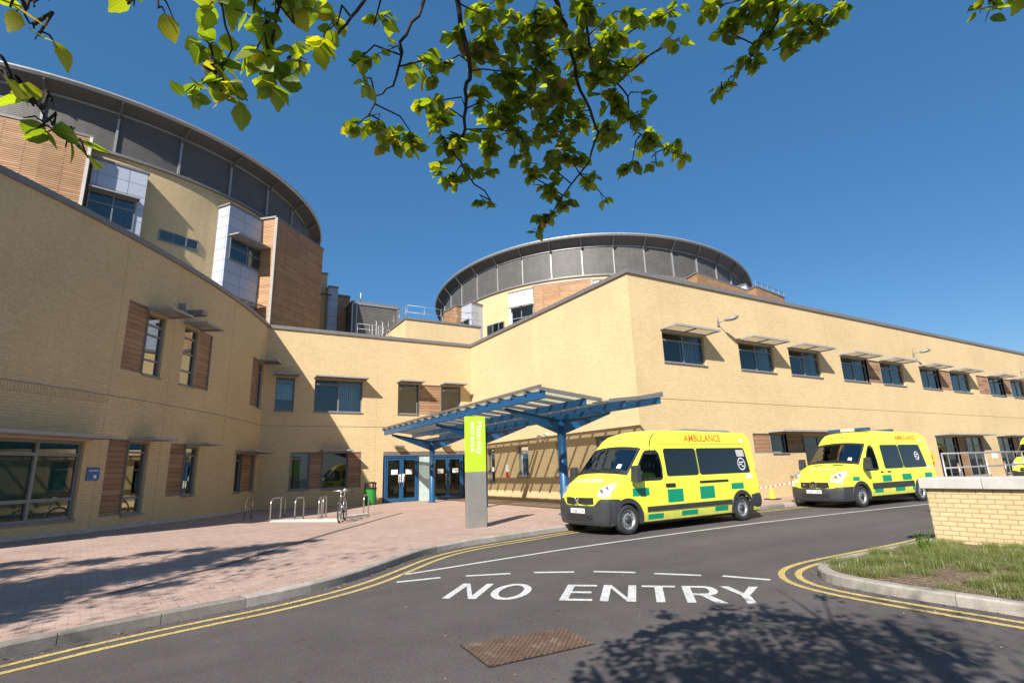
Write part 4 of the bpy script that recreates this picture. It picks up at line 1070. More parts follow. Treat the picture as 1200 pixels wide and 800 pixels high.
for s, a in ((-1, .6), (1, -2.5)): mb.beam(bp(.62, .07 * s, .29), bp(.62 + .17 * cos(a), .07 * s, .29 + .17 * sin(a)), .02, .02); mb.box(*[min(p, q) for p, q in zip(bp(.62 + .17 * cos(a) - .04, .075 * s, .28 + .17 * sin(a)), bp(.62 + .17 * cos(a) + .04, .16 * s, .30 + .17 * sin(a)))], *[max(p, q) for p, q in zip(bp(.62 + .17 * cos(a) - .04, .075 * s, .28 + .17 * sin(a)), bp(.62 + .17 * cos(a) + .04, .16 * s, .30 + .17 * sin(a)))])
mb.build('crank', 'black', bk)
mb = MB(); mb.beam(bp(.9, 0, .69), bp(1.3, 0, .60), .05, .008); mb.beam(bp(-.3, 0, .6), bp(.1, 0, .69), .05, .008); mb.build('mudguard', 'steel', bk)

bn = thing('litter_bin', 'green litter bin with black hooded top beside the entrance doors', 'litter bin', (7.55, 26.6, .12))
x, y, z = 7.55, 26.6, z_pave(7.5, 26.6)
mb = MB(); mb.lathe([(0, z), (.22, z), (.25, z + .05), (.29, z + .72), (.27, z + .74), (0, z + .74)], (x, y, 0), 'z', 28); mb.build('body', 'bin_green', bn, smooth=False)
mb = MB(); mb.lathe([(.295, z + .72), (.30, z + .80), (.27, z + .80)], (x, y, 0), 'z', 28)
for k in range(4):
    a = pi / 4 + pi / 2 * k; mb.box(x + .26 * cos(a) - .03, y + .26 * sin(a) - .03, z + .79, x + .26 * cos(a) + .03, y + .26 * sin(a) + .03, z + 1.0)
mb.lathe([(0, z + 1.08), (.2, z + 1.07), (.30, z + 1.02), (.30, z + .98), (0, z + .98)], (x, y, 0), 'z', 28); mb.build('hood', 'black', bn)

# ------------------------------------------------------------------ small things on walls
for k, (u, z, nm) in enumerate(((9.05, 1.62, 'left leaf of the left entrance door'), (9.83, 1.62, 'right leaf of the left entrance door'), (11.62, 1.6, 'left leaf of the right entrance door'), (12.5, 1.62, 'right leaf of the right entrance door'))):
    mb = MB(); fbox(mb, fB, u - .17, u + .17, z - .12, z + .12, .066, .078); tag(mb.build('door_notice', 'white', None), 'white paper notice on the ' + nm, 'notice', 'paper notices on the entrance doors')
mb = MB(); fbox(mb, fB, 9.27, 9.40, 1.1, 1.5, .032, .047); tag(mb.build('door_notice', 'white', None), 'tall pale notice beside the handle of the left entrance door, left leaf', 'notice', 'paper notices on the entrance doors')
mb = MB(); fbox(mb, fB, 9.47, 9.60, 1.12, 1.52, .032, .047); tag(mb.build('door_notice', 'white', None), 'tall pale notice beside the handle of the left entrance door, right leaf', 'notice', 'paper notices on the entrance doors')
s_ = thing('wall_sign', 'small blue sign beside the wide ground floor window of the shaded wing', 'sign', fL(10.4, 1.78, 0))
mb = MB(); fbox(mb, fL, 10.22, 10.62, 1.61, 1.95, -.025, -.003); mb.build('panel', 'sign_blue', s_)
mb = MB(); fbox(mb, fL, 10.32, 10.40, 1.67, 1.75, -.028, -.026)
for k in range(5): fbox(mb, fL, 10.28 + k * .06, 10.32 + k * .06, 1.85, 1.88, -.028, -.026)
mb.build('lettering', 'white', s_)
s_ = thing('wall_sign', 'yellow sign on the brick wall just behind the second ambulance', 'sign', (34.6, 14.0, 1.5))
mb = MB(); fbox(mb, fR, 34.35, 34.95, 1.22, 1.74, -.03, -.003); mb.build('panel', 'sign_yellow', s_)
mb = MB(); fbox(mb, fR, 34.55, 34.75, 1.35, 1.6, -.034, -.031); mb.build('symbol', 'orange', s_)
s_ = thing('wall_sign', 'white card sign beside the windows behind the low wall at the right', 'sign', (43.2, 14.0, 1.6))
mb = MB(); fbox(mb, fR, 42.6, 43.4, 1.3, 1.7, -.02, -.003); mb.build('panel', 'white', s_)
s_ = thing('wall_sign', 'small red and white notice on the canopy side wall between two narrow windows', 'sign', (13.46, 23.6, 1.5))
mb = MB(); fbox(mb, fC, 23.45, 23.7, 1.2, 1.45, -.02, -.003); mb.build('panel', 'red', s_); mb = MB(); fbox(mb, fC, 23.45, 23.7, 1.455, 1.8, -.02, -.003); mb.build('header', 'white', s_)
cm = thing('security_camera', 'white dome security camera on a bracket, on the wall beside the canopy', 'camera', (13.4, 20.1, 2.9))
mb = MB(); mb.tube([(13.5, 19.9, 3.0), (13.3, 19.95, 3.0), (13.2, 20.05, 2.98)], .025, 8); fbox(mb, fC, 19.8, 20.0, 2.92, 3.08, -.05, -.003); mb.build('bracket', 'white', cm)
mb = MB(); mb.lathe([(0, 3.01), (.09, 3.0), (.12, 2.95), (.12, 2.90), (.09, 2.83), (0, 2.80)], (13.2, 20.1, 0), 'z', 20); mb.build('dome', 'white', cm, smooth=True)
for (u, nm) in ((9.1, 'left'), (11.75, 'right')):
    o = thing('door_lamp', 'small grey downlight above the %s entrance door under the canopy' % nm, 'lamp', (u, 27.3, 2.85), group='lamps above the entrance doors')
    mb = MB(); fbox(mb, fB, u - .06, u + .06, 2.84, 2.98, -.06, -.003); mb.build('mount', 'alu', o); mb = MB(); fbox(mb, fB, u - .14, u + .35, 2.86, 2.95, -.32, -.063); mb.build('lamp_head', 'alu', o, bevel=.02)
def floodlight(f, u, z, label, du=.55):
    p = f(u, z, 0); o = thing('floodlight', label, 'floodlight', p, group='floodlights on the upper walls')
    mb = MB(); fbox(mb, f, u - .05, u + .05, z - .12, z + .10, -.05, -.003); mb.tube([f(u, z, -.04), f(u, z + .03, -.22), f(u + .06, z + .05, -.36)], .022, 8)
    mb.tube([f(u, z + .10, -.03), f(u, z + .28, -.07)], .012, 6); mb.build('bracket', 'galv', o)
    mb = MB(); mb.tube([f(u + .03, z + .04, -.32), f(u + .1, z + .06, -.42), f(u + .24, z + .10, -.62), f(u + .32, z + .13, -.73), f(u + .36, z + .14, -.77)], [.03, .075, .095, .07, .02], 12); mb.build('lamp_head', 'alu', o, smooth=True)
floodlight(fR, 18.35, 7.2, 'grey floodlight between the first and second upper windows of the right wing')
floodlight(fR, 35.0, 7.25, 'grey floodlight beside the fifth upper window of the right wing')
floodlight(fR, 50.9, 7.2, 'grey floodlight at the far end of the right wing, at the edge of view')
p = fL(7.65, 7.1, 0); o = thing('floodlight', 'grey floodlight above the two upper windows of the shaded curved wing', 'floodlight', p, group='floodlights on the upper walls')
mb = MB(); fbox(mb, fL, 7.75, 7.9, 6.95, 7.35, -.25, -.003); mb.build('bracket', 'galv', o)
mb = MB(); fbox(mb, fL, 7.45, 7.77, 6.98, 7.15, -.75, -.15); mb.build('lamp_head', 'alu', o, bevel=.03)

# ------------------------------------------------------------------ low wall, railing, cone, posts
lw = thing('low_wall', 'low buff brick wall with a pale stone coping at the right edge, above the grass bed', 'wall', (11.4, 0, 0))
def fW(u, z, d): return (11.2 + d, u, z)
mb = MB(); 
for (p, q) in (((11.2, -8), (11.2, 4.73)), ((11.2, 4.73), (11.72, 4.73)), ((11.72, 4.73), (11.72, -8))):
    l = hypot(q[0] - p[0], q[1] - p[1]); u0 = p[1] if l > 1 else 4.73
    mb.quad((*p, 0), (*q, 0), (*q, .985), (*p, .985), uv=((u0, 0), (u0 + l, 0), (u0 + l, .985), (u0, .985)))
mb.build('brickwork', 'brick_near', lw)
k = 4.80
mb = MB()
while k > -8:
    mb.box(11.13, k - .895, .985, 11.79, k, 1.17); k -= .9
mb.build('coping', 'stone', lw, bevel=.012)
railing('hand_railing', 'two rail galvanised barrier railing behind the low brick wall', [((*at_d(1105, 540, 18)[:2], .12), (*(at_d(1105, 540, 18)[:2] + np.array([9.5, -.35])), .12))], 1.47, 4, 2.2, None, .026)
cn_ = thing('traffic_cone', 'small yellow cone on the footway behind the first ambulance', 'cone', (*at_z(905.5, 585, .12)[:2], .12))
x, y = at_z(905.5, 585, .12)[:2]
mb = MB(); mb.lathe([(.13, .16), (.115, .22), (.05, .56), (.035, .58), (0, .58)], (x, y, 0), 'z', 20); mb.build('cone_body', 'cone_yellow', cn_, smooth=True)
mb = MB(); mb.box(x - .22, y - .22, .122, x + .22, y + .22, .16); mb.build('foot', 'black', cn_, bevel=.01)
BOL = [(932.5, 588.5, 557, 'bare steel post on the footway between the two ambulances'), (1103.5, 560, 549, 'thin white post by the wing wall right of the second ambulance'), (1147, 558, 546, 'short white post seen through the railing')]
for (px, py, pt, lab) in BOL[:1]:
    p = at_z(px, py, .12); zt_ = zat(px - 4, pt, p[:2])
    o = thing('steel_post', lab, 'post', (*p[:2], .12)); mb = MB(); mb.tube([(*p[:2], .12), (*p[:2], zt_)], .055, 14); mb.build('shaft', 'steel', o, smooth=True)
    mb = MB(); mb.tube([(*p[:2], zt_ - .18), (*p[:2], zt_ - .12)], .058, 14); mb.build('band', 'orange', o)
    P_ = p
for (x, lab) in ((35.4, 'thin steel post by the wing wall, just right of the second ambulance'), (41.5, 'thin steel post by the wing wall, seen through the railing'), (44.0, 'thin steel post by the wing wall, right one seen through the railing')):
    o = thing('steel_post', lab, 'post', (x, 13.2, .12), group='steel posts along the right wing'); mb = MB(); mb.tube([(x, 13.2, .12), (x, 13.2, 1.15)], .055, 12); mb.build('shaft', 'steel', o, smooth=True)
    mb = MB(); mb.tube([(x, 13.2, .95), (x, 13.2, 1.0)], .058, 14); mb.build('band', 'orange', o)
# hazard tape from the wall to the post
mb = MB(); mr = MB(); a = np.array([15.2, 13.3, .62]); b = np.array([P_[0], P_[1], .78])
n = 40
for k in range(n):
    t0, t1 = k / n, (k + 1) / n
    s = lambda t: a + (b - a) * t - np.array([0, 0, .10 * sin(pi * t)])
    p, q = s(t0), s(t1); up_ = np.array([0, 0.01, .036])
    mb.quad(p, q, q + up_, p + up_)
    if k % 2:
        e = np.array([0, -.003, 0]); mr.quad(p + e, q + e, q + up_ + e, p + up_ + e)
ht = mb.build('barrier_tape', 'white', None); tag(ht, 'red and white barrier tape strung behind the first ambulance', 'tape'); mr.build('red_stripes', 'red', ht)

# ------------------------------------------------------------------ cast iron cover in the road
cv = [at_z(*q)[:2] for q in ((538, 756), (660.5, 736), (698, 754.6), (573, 782.6))]
mc = thing('manhole_cover', 'rusty patterned cast iron cover set in the road', 'manhole cover', (*(sum(cv) / 4), 0))
def cvp(s, t): return cv[0] * (1 - s) * (1 - t) + cv[1] * s * (1 - t) + cv[2] * s * t + cv[3] * (1 - s) * t
mb = MB(); mb.quad(*[(*cvp(s, t), .004) for s, t in ((0, 0), (1, 0), (1, 1), (0, 1))]); mb.build('surround', 'black', mc)
for (s0, s1) in ((0.015, .325), (.345, .715), (.735, .985)):
    mb = MB(); mb.hexa([(*cvp(s, t), .0045) for s, t in ((s0, .03), (s1, .03), (s1, .97), (s0, .97))] + [(*cvp(s, t), .011) for s, t in ((s0, .03), (s1, .03), (s1, .97), (s0, .97))]); lid = mb.build('lid', 'iron', mc)
    mb = MB()
    for e in (0.0, 1.0):
        sa, sb = (s0, s0 + .03) if e == 0 else (s1 - .03, s1)
        mb.hexa([(*cvp(s, t), .0112) for s, t in ((sa, .03), (sb, .03), (sb, .97), (sa, .97))] + [(*cvp(s, t), .017) for s, t in ((sa, .03), (sb, .03), (sb, .97), (sa, .97))])
    mb.build('rib', 'iron', lid)
# ------------------------------------------------------------------ ambulances
class Van:
    # x runs from the nose to the tail, y to the driver's right, z up
    def __init__(s, L, Htab, wtab, ztab, bulge, zb=0.30):
        s.L = L; s.Ht = Htab; s.wt = wtab; s.zt = ztab; s.bulge = bulge; s.zb = zb
    def H(s, x): return interp(s.Ht, x)
    def wp(s, x): return interp(s.wt, x)
    def yz(s, z): return interp(s.zt, z)
    def r(s, x): return min(0.135, 0.10 + 0.05 * max(0, s.H(x) - 1.0))
    def top_w(s, x):
        H = s.H(x); return s.yz(H - s.r(x)) * s.wp(x)
    def bx(s, x, y):
        return x + s.bulge * (abs(y) / 1.0) ** 2.3 * max(0.0, 1 - x / 2.3)
    def ztop(s, x, y):
        H = s.H(x); w = s.top_w(x); r = s.r(x); inner = w - r; y = abs(y); cr = 0.05
        if y <= inner: return H - cr * (y / inner) ** 2
        return H - cr - r + sqrt(max(0, r * r - min(r, y - inner) ** 2))
    def side_y(s, x, z):
        H = s.H(x); r = s.r(x); lim = H - 0.05 - r
        if z <= lim: return s.yz(z) * s.wp(x)
        w = s.top_w(x); return w - r + sqrt(max(0, r * r - min(r, z - lim) ** 2))
    def section(s, x, n_side=16, n_arc=6, n_top=6):
        H = s.H(x); r = s.r(x); lim = H - 0.05 - r; w = s.top_w(x); zb = s.zb
        pts = [(0, zb), (s.yz(zb) * s.wp(x) - .05, zb)]
        for k in range(n_side + 1):
            z = zb + .03 + (lim - zb - .03) * k / n_side; pts.append((s.yz(z) * s.wp(x), z))
        for k in range(1, n_arc + 1):
            a = pi / 2 * k / n_arc; pts.append((w - r + r * cos(a), lim + r * sin(a)))
        for k in range(1, n_top + 1):
            y = (w - r) * (1 - k / n_top); pts.append((y, s.ztop(x, y)))
        return pts
    # a sheet lying on the near (left hand, -y) or far side between two x edges given per height
    def side(s, mb, rows, off=0.005, sg=-1, nx=8):
        for (z0, a0, b0), (z1, a1, b1) in zip(rows, rows[1:]):
            for k in range(nx):
                q = []
                for (z, a, b, t) in ((z0, a0, b0, k / nx), (z0, a0, b0, (k + 1) / nx), (z1, a1, b1, (k + 1) / nx), (z1, a1, b1, k / nx)):
                    x = a + (b - a) * t; y = s.side_y(x, z) + off; q.append((s.bx(x, y), sg * y, z))
                mb.quad(*q)
    def front(s, mb, rows, off=0.006, ny=12):       # rows of (x, y0, y1) lying on nose, bonnet, screen and roof
        for (x0, a0, b0), (x1, a1, b1) in zip(rows, rows[1:]):
            for k in range(ny):
                q = []
                for (x, a, b, t) in ((x0, a0, b0, k / ny), (x0, a0, b0, (k + 1) / ny), (x1, a1, b1, (k + 1) / ny), (x1, a1, b1, k / ny)):
                    y = a + (b - a) * t; q.append(s.fp(x, y, off))
                mb.quad(*q)
    def fp(s, x, y, off=0.0):
        sl = (s.H(x + .01) - s.H(max(0, x - .01))) / (.02 if x >= .01 else .01 + x); n = np.array([-sl, 1.0]); n /= np.linalg.norm(n)
        return (s.bx(x, y) + n[0] * off, y, s.ztop(x, y) + n[1] * off)
def rows_round(z0, z1, xa, xb, slant_a=0.0, slant_b=0.0, r=0.06, n=5):
    # a window-shaped patch with rounded corners; slants shift the top edge
    R = []; hs = [r * (1 - cos(pi / 2 * k / n)) for k in range(n + 1)]; ins = [r * (1 - sin(pi / 2 * k / n)) for k in range(n + 1)]
    zz = [(z0 + h, i) for h, i in zip(hs, ins)] + [(z0 + r + (z1 - z0 - 2 * r) * k / 4, 0) for k in range(1, 4)] + [(z1 - h, i) for h, i in zip(hs[::-1], ins[::-1])]
    for z, i in zz:
        t = (z - z0) / (z1 - z0); R.append((z, xa + slant_a * t + i, xb + slant_b * t - i))
    return R
def wheel_at_van(root, x, y, sg, R, capped=True):
    o_t = MB(); w = .205
    prof = [(R * .64, -w / 2 + .02), (R * .70, -w / 2), (R * .90, -w / 2 - .004), (R * .97, -w / 2 + .02), (R, -w / 2 + .05), (R, w / 2 - .05), (R * .97, w / 2 - .02), (R * .90, w / 2 + .004), (R * .70, w / 2), (R * .64, w / 2 - .02)]
    o_t.lathe([(r, h) for r, h in prof], (x, y, R), 'y', 40, True)
    tyre = o_t.build('wheel', 'tyre', root, smooth=True)
    rm = MB(); s = sg
    rm.lathe([(R * .66, s * .085), (R * .62, s * .095), (R * .58, s * .05), (R * .52, s * .03), (R * .40, s * .06), (R * .30, s * .075), (R * .26, s * .06), (0, s * .06)], (x, y, R), 'y', 40)
    rm.build('rim', 'rim', tyre, smooth=True)
    hb = MB(); hb.lathe([(R * .27, s * .06), (R * .25, s * .095), (R * .12, s * .11), (0, s * .112)], (x, y, R), 'y', 24)
    hb.build('hub_cap', 'bumper', tyre, smooth=True)
    nh = 12
    for k in range(nh):
        hl = MB()
        a = 2 * pi * k / nh; c = (x + R * .47 * cos(a), y + s * .052, R + R * .47 * sin(a))
        pts = [(c[0] + .018 * cos(b), c[1], c[2] + .018 * sin(b)) for b in [2 * pi * j / 8 for j in range(8)]]
        hl.poly([(p[0], p[1] + s * .004, p[2]) for p in pts]); hl.build('rim_slot', 'black', tyre)
def build_van(label, loc, rot, kind, group):
    t = thing('ambulance', label, 'ambulance', loc, rot, group, world=False)
    if kind == 'patient':
        L, xf, xr, R = 5.77, 0.68, 4.93, .335
        V = Van(L, [(0, .86), (.015, .90), (.04, .97), (.10, 1.04), (.2, 1.12), (.4, 1.25), (.58, 1.35), (.64, 1.39), (1.28, 2.00), (1.36, 2.07), (1.56, 2.25), (1.76, 2.36), (2.0, 2.42), (2.3, 2.445), (3.2, 2.46), (L - .15, 2.42), (L - .04, 2.38), (L, 2.30)],
                [(0, .88), (.12, .93), (.3, .965), (.6, .99), (1.0, 1.0), (L - .3, 1.0), (L, .97)], [(.25, .95), (.45, .985), (.9, .995), (1.2, .98), (1.6, .942), (2.0, .90), (2.3, .872), (2.6, .845)], .24, .22)
        ws = (.66, 1.28); hood = (.3, 1.0); IS = -.44
    else:
        L, xf, xr, R = 5.9, 1.0, 4.66, .345
        V = Van(L, [(0, .82), (.02, .86), (.05, .97), (.12, 1.05), (.3, 1.14), (1.0, 1.37), (1.1, 1.42), (1.85, 2.08), (1.93, 2.16), (2.1, 2.32), (2.3, 2.44), (2.6, 2.50), (3.4, 2.52), (L - .3, 2.47), (L - .1, 2.42), (L, 2.30)],
                [(0, .87), (.3, .95), (.8, .99), (1.3, 1.0), (L - .3, 1.0), (L, .96)], [(.25, .95), (.45, .985), (.9, .995), (1.2, .975), (1.6, .93), (2.0, .88), (2.3, .845), (2.6, .81)], .26)
        ws = (1.10, 1.84); hood = (.3, 1.02); IS = 0
    zb = V.zb
    # stations
    X = [0, .01, .02, .035, .05, .07, .09, .12, .15, .2, .25, .3] + [.3 + .05 * k for k in range(1, int((2.6 - .3) / .05))]
    X += [2.6 + (L - .2 - 2.6) * k / 44 for k in range(0, 45)] + [L - .15, L - .1, L - .06, L - .03, L]
    # roof shoulder seam sits at the door pillar
    S = [V.section(x) for x in X]; m = len(S[0])
    NS = 16
    def P3(i, j, sg):
        y, z = S[i][j]; return (V.bx(X[i], y), sg * y, z)
    body = MB(); bump_f = MB(); bump_r = MB()
    side_win = lambda x, z: False
    def in_arch(x, z, gx): return (x - gx) ** 2 + (z - R) ** 2 < (R + .065) ** 2
    if kind == 'patient':
        cab_rows = [(1.20, .80, 1.80), (1.23, .74, 1.86), (1.45, .92, 1.89), (1.66, 1.10, 1.88), (1.82, 1.25, 1.84), (1.88, 1.33, 1.78), (1.90, 1.40, 1.72)]
    else:
        cab_rows = [(1.16, 1.26, 2.10), (1.20, 1.21, 2.16), (1.5, 1.46, 2.18), (1.75, 1.67, 2.16), (1.90, 1.82, 2.12), (1.95, 1.90, 2.05), (1.97, 1.96, 2.0)]
    def in_cabwin(x, z):
        if not cab_rows[0][0] + .03 < z < cab_rows[-1][0] - .03: return False
        a = interp([(r_[0], r_[1]) for r_ in cab_rows], z); b = interp([(r_[0], r_[2]) for r_ in cab_rows], z)
        return a + .03 < x < b - .03
    for i in range(len(X) - 1):
        for j in range(m - 1):
            xm = (X[i] + X[i + 1]) / 2; ym = (S[i][j][0] + S[i][j + 1][0] + S[i + 1][j][0] + S[i + 1][j + 1][0]) / 4; zm = (S[i][j][1] + S[i][j + 1][1] + S[i + 1][j][1] + S[i + 1][j + 1][1]) / 4
            is_side = 1 <= j <= NS + 1
            if is_side and j >= 1 and (in_arch(V.bx(xm, ym), zm, xf) or in_arch(xm, zm, xr)): continue
            if is_side and in_cabwin(xm, zm): continue
            if j > NS + 2 and ws[0] + .03 < xm < ws[1] - .03 and ym < V.top_w(xm) - V.r(xm) * .55: continue
            for sg in (-1, 1):
                body.quad(P3(i, j, sg), P3(i + 1, j, sg), P3(i + 1, j + 1, sg), P3(i, j + 1, sg))
    for i in (0, len(X) - 1):
        for sg in (-1, 1): body.poly([P3(i, j, sg) for j in range(m)] )
    # weld the loft so it shades smoothly
    b = body.build('body', 'van', t)
    import bmesh
    bm = bmesh.new(); bm.from_mesh(b.data); bmesh.ops.remove_doubles(bm, verts=bm.verts, dist=.0008); bmesh.ops.recalc_face_normals(bm, faces=bm.faces)
    for f in bm.faces: f.smooth = True
    for e in bm.edges:
        if len(e.link_faces) == 2 and e.calc_face_angle(0) > .6: e.smooth = False
    bm.to_mesh(b.data); bm.free()
    # bumpers wrap the nose and tail
    def wrap(mb, x_end, z0, z1f, off, front=True, n=18, close=True):
        path = []
        for k in range(n + 1):
            q = k / n
            path.append(q)
        prof = []
        xs_ = [0.0, .004, .02, .06, .12, .2] + ([] if x_end < .35 else [.3, .42, .5]) + [x_end] if front else [L, L - .01, L - .05, L - .12, L - .2, x_end]
        rowsz = [z0 + (1) * kk / 8 for kk in range(9)]
        for sg in (-1, 1):
            # plan outline at half-height: across the end then along the side
            pts = []
            x0 = xs_[0]; w0 = V.side_y(x0, .6)
            for k in range(17): pts.append((x0, w0 * k / 16))
            for x in xs_[1:]: pts.append((x, V.side_y(x, .6)))
            for a, c in zip(pts, pts[1:]):
                for k in range(8):
                    q = []
                    for (p, kk) in ((a, k), (c, k), (c, k + 1), (a, k + 1)):
                        zt_ = z1f(p[1] / max(V.side_y(p[0], .6), .01)); z = z0 + (zt_ - z0) * kk / 8
                        rnd = -.03 * (abs(kk / 8 - .5) * 2) ** 4
                        y = p[1] / max(V.side_y(p[0], .6), .01) * V.side_y(p[0], min(z, .6)) if p[1] > 0 else 0
                        sx = -1 if front else 1
                        edge = p[1] / max(V.side_y(p[0], .6), .01)
                        endness = 1.0 if abs(p[0] - xs_[0]) < .03 else 0.0
                        o_ = (off + rnd) * (1 - .75 * min(1, abs(p[0] - xs_[0]) / .3))
                        yy = y + o_ * (1 if edge > .97 else edge * .5)
                        q.append((V.bx(p[0], y) + sx * o_ * (endness if edge < .999 or True else 0), sg * yy, z))
                    mb.quad(*q)
    if kind == 'patient':
        zf = lambda e: .66 + .15 * smooth01((e - .55) / .25)
    else:
        zf = lambda e: .62 + .05 * smooth01((e - .6) / .3)
    wrap(bump_f, xf - R - .06, .22, zf, .035, True); bf = bump_f.build('bumper', 'bumper', t, smooth=True)
    wrap(bump_r, xr + R + .09, .32, lambda e: .70, .03, False); bump_r.build('bumper', 'bumper', t, smooth=True)
    # lower intake and plate on the bumper
    nose = lambda y, o: V.bx(0, y) - .035 - o
    def nose_patch(mb, y0, y1, z0, z1, o=.004, n=6):
        for k in range(n):
            a = y0 + (y1 - y0) * k / n; c = y0 + (y1 - y0) * (k + 1) / n
            mb.quad((nose(a, o), a, z0), (nose(c, o), c, z0), (nose(c, o), c, z1), (nose(a, o), a, z1))
    mb = MB(); nose_patch(mb, -.48, .48, .32, .45); mb.build('intake', 'black', bf)
    mb = MB(); nose_patch(mb, -.26, .26, .485 if kind == 'patient' else .46, .595 if kind == 'patient' else .57, .014, 2); pl = mb.build('number_plate', 'plate', t)
    body_txt = 'VX06 CYA' if kind == 'patient' else 'LX57 UPK'
    zt0 = .50 if kind == 'patient' else .475
    text_mb(body_txt, .105, lambda u, v: (nose(-u, .018), -u, zt0 + v), 'center').build('lettering', 'black', pl)
    # grille and badge on the nose
    if kind == 'patient':
        gx = [(.0, .70), (0, .86)]
        mb = MB(); nz = lambda y, o: V.bx(0, y) - o
        def npatch(mb, y0, y1, z0, z1, o=.006, n=8):
            for k in range(n):
                a = y0 + (y1 - y0) * k / n; c = y0 + (y1 - y0) * (k + 1) / n
                mb.quad((nz(a, o), a, z0), (nz(c, o), c, z0), (nz(c, o), c, z1), (nz(a, o), a, z1))
        npatch(mb, -.50, .50, .695, .84); gr = mb.build('grille', 'black', t)
        mb = MB()
        for z in (.735, .775, .815): npatch(mb, -.47, .47, z, z + .012, .012)
        mb.build('grille_bar', 'bumper', gr)
        mb = MB()
        mb.beam((nz(0, .03), -.075, .835), (nz(0, .03), -.005, .70), .02, .028, (1, 0, 0)); mb.beam((nz(0, .03), .075, .835), (nz(0, .03), .005, .70), .02, .028, (1, 0, 0)); mb.beam((nz(0, .03), -.08, .835), (nz(0, .03), -.03, .835), .02, .02, (1, 0, 0)); mb.beam((nz(0, .03), .08, .835), (nz(0, .03), .03, .835), .02, .02, (1, 0, 0))
        mb.build('emblem', 'chrome', gr)
        hl_rows = [(.012, .62, .79), (.03, .60, .84), (.08, .60, .87), (.14, .62, .885), (.20, .67, .89), (.26, .73, .89), (.30, .79, .885), (.32, .83, .875)]
    else:
        mb = MB(); nz = lambda y, o: V.bx(0, y) - o
        def npatch(mb, y0, y1, z0, z1, o=.006, n=8):
            for k in range(n):
                a = y0 + (y1 - y0) * k / n; c = y0 + (y1 - y0) * (k + 1) / n
                mb.quad((nz(a, o), a, z0), (nz(c, o), c, z0), (nz(c * .95, o), c * .95, z1), (nz(a * .95, o), a * .95, z1))
        npatch(mb, -.50, .50, .655, .815); gr = mb.build('grille', 'black', t)
        mb = MB(); n = 28; ring = [(nz(0, .02), .105 * cos(2 * pi * k / n), .735 + .105 * sin(2 * pi * k / n)) for k in range(n + 1)]; mb.tube(ring, .012, 6, False)
        for k in range(3):
            a = pi / 2 + 2 * pi * k / 3; mb.beam((nz(0, .02), 0, .735), (nz(0, .02), .10 * cos(a), .735 + .10 * sin(a)), .03, .015, (1, 0, 0), .008, .01)
        mb.build('emblem', 'chrome', gr)
        mb = MB()
        for s in (-1, 1): npatch(mb, s * .36 - .05, s * .36 + .05, .725, .745, .012, 1)
        mb.build('grille_lamp', 'chrome', gr)
        hl_rows = [(.012, .54, .84), (.03, .53, .86), (.1, .54, .875), (.2, .60, .885), (.34, .68, .885), (.44, .76, .88)]
        mb = MB()
        for s in (-1, 1): V.front(mb, [(.90, s * .35 - .17, s * .35 + .17), (.98, s * .35 - .17, s * .35 + .17)], .006, 4)
        mb.build('bonnet_vent', 'black', t)
    for sg in (-1, 1):
        mb = MB(); V.front(mb, [(x, sg * a, sg * c) for x, a, c in hl_rows], .008, 8); h = mb.build('headlight', 'lamp', t, smooth=True)
        for (x, y, r_) in ((.07, .68, .06), (.14, .77, .05)):
            p = np.array(V.fp(x, sg * y, .012)); mb = MB(); mb.lathe([(0, -.012), (r_, -.012), (r_, -.004)], p, 'x', 18); mb.build('reflector', 'rim', h)
        mb = MB(); mb.box(V.bx(.02, .8) - .05, sg * .72 - .07, .60, V.bx(.02, .8) + .02, sg * .72 + .07, .635) if kind == 'patient' else mb.box(V.bx(.02, .7) - .045, sg * .66 - .05, .40, V.bx(.02, .7), sg * .66 + .05, .45)
        mb.build('fog_lamp', 'lamp', bf)
    # windscreen
    wr = []
    for k in range(11):
        x = ws[0] + (ws[1] - ws[0]) * k / 10; w = V.top_w(x) - V.r(x) * .42; wr.append((x, -w, w))
    mb = MB(); V.front(mb, wr, .007, 20); wsn = mb.build('windscreen', 'cabglass', t, smooth=True)
    mb = MB(); xa, xb = ws
    V.front(mb, [(xa - .035, wr[0][1], wr[0][2]), (xa + .07, wr[0][1], wr[0][2])], .010, 16); V.front(mb, [(xb - .06, wr[-1][1], wr[-1][2]), (xb + .02, wr[-1][1], wr[-1][2])], .010, 16)
    for sg in (-1, 1): V.front(mb, [(x, sg * (abs(c) - .055), sg * abs(c)) for x, a, c in wr], .0105, 1)
    mb.build('seal', 'black', wsn)
    mb = MB()
    for y0, y1 in ((-.1, .55), (-.7, -.08)): mb.tube([V.fp(xa + .0, y0, .03), V.fp(xa + .06, (y0 + y1) / 2, .025), V.fp(xa + .09, y1, .022)], .012, 6)
    mb.build('wiper', 'black', wsn)
    mb = MB(); V.front(mb, [(xa + .10, -.66, -.54), (xa + .2, -.64, -.53)], .012, 2); mb.build('sticker', 'white', wsn)
    # cab inside
    mb = MB(); mb.hexa([(.95, -.86, .7), (1.45, -.86, .7), (1.45, .86, .7), (.95, .86, .7), (1.08, -.84, 1.26), (1.55, -.86, 1.20), (1.55, .86, 1.20), (1.08, .84, 1.26)]); mb.build('dashboard', 'cab_dark', t)
    mb = MB(); mb.quad((2.42, -.9, .4), (2.42, .9, .4), (2.46, .8, 2.3), (2.46, -.8, 2.3)); mb.quad((.9, -.9, .45), (2.42, -.9, .45), (2.42, .9, .45), (.9, .9, .45)); mb.build('bulkhead', 'cab_dark', t)
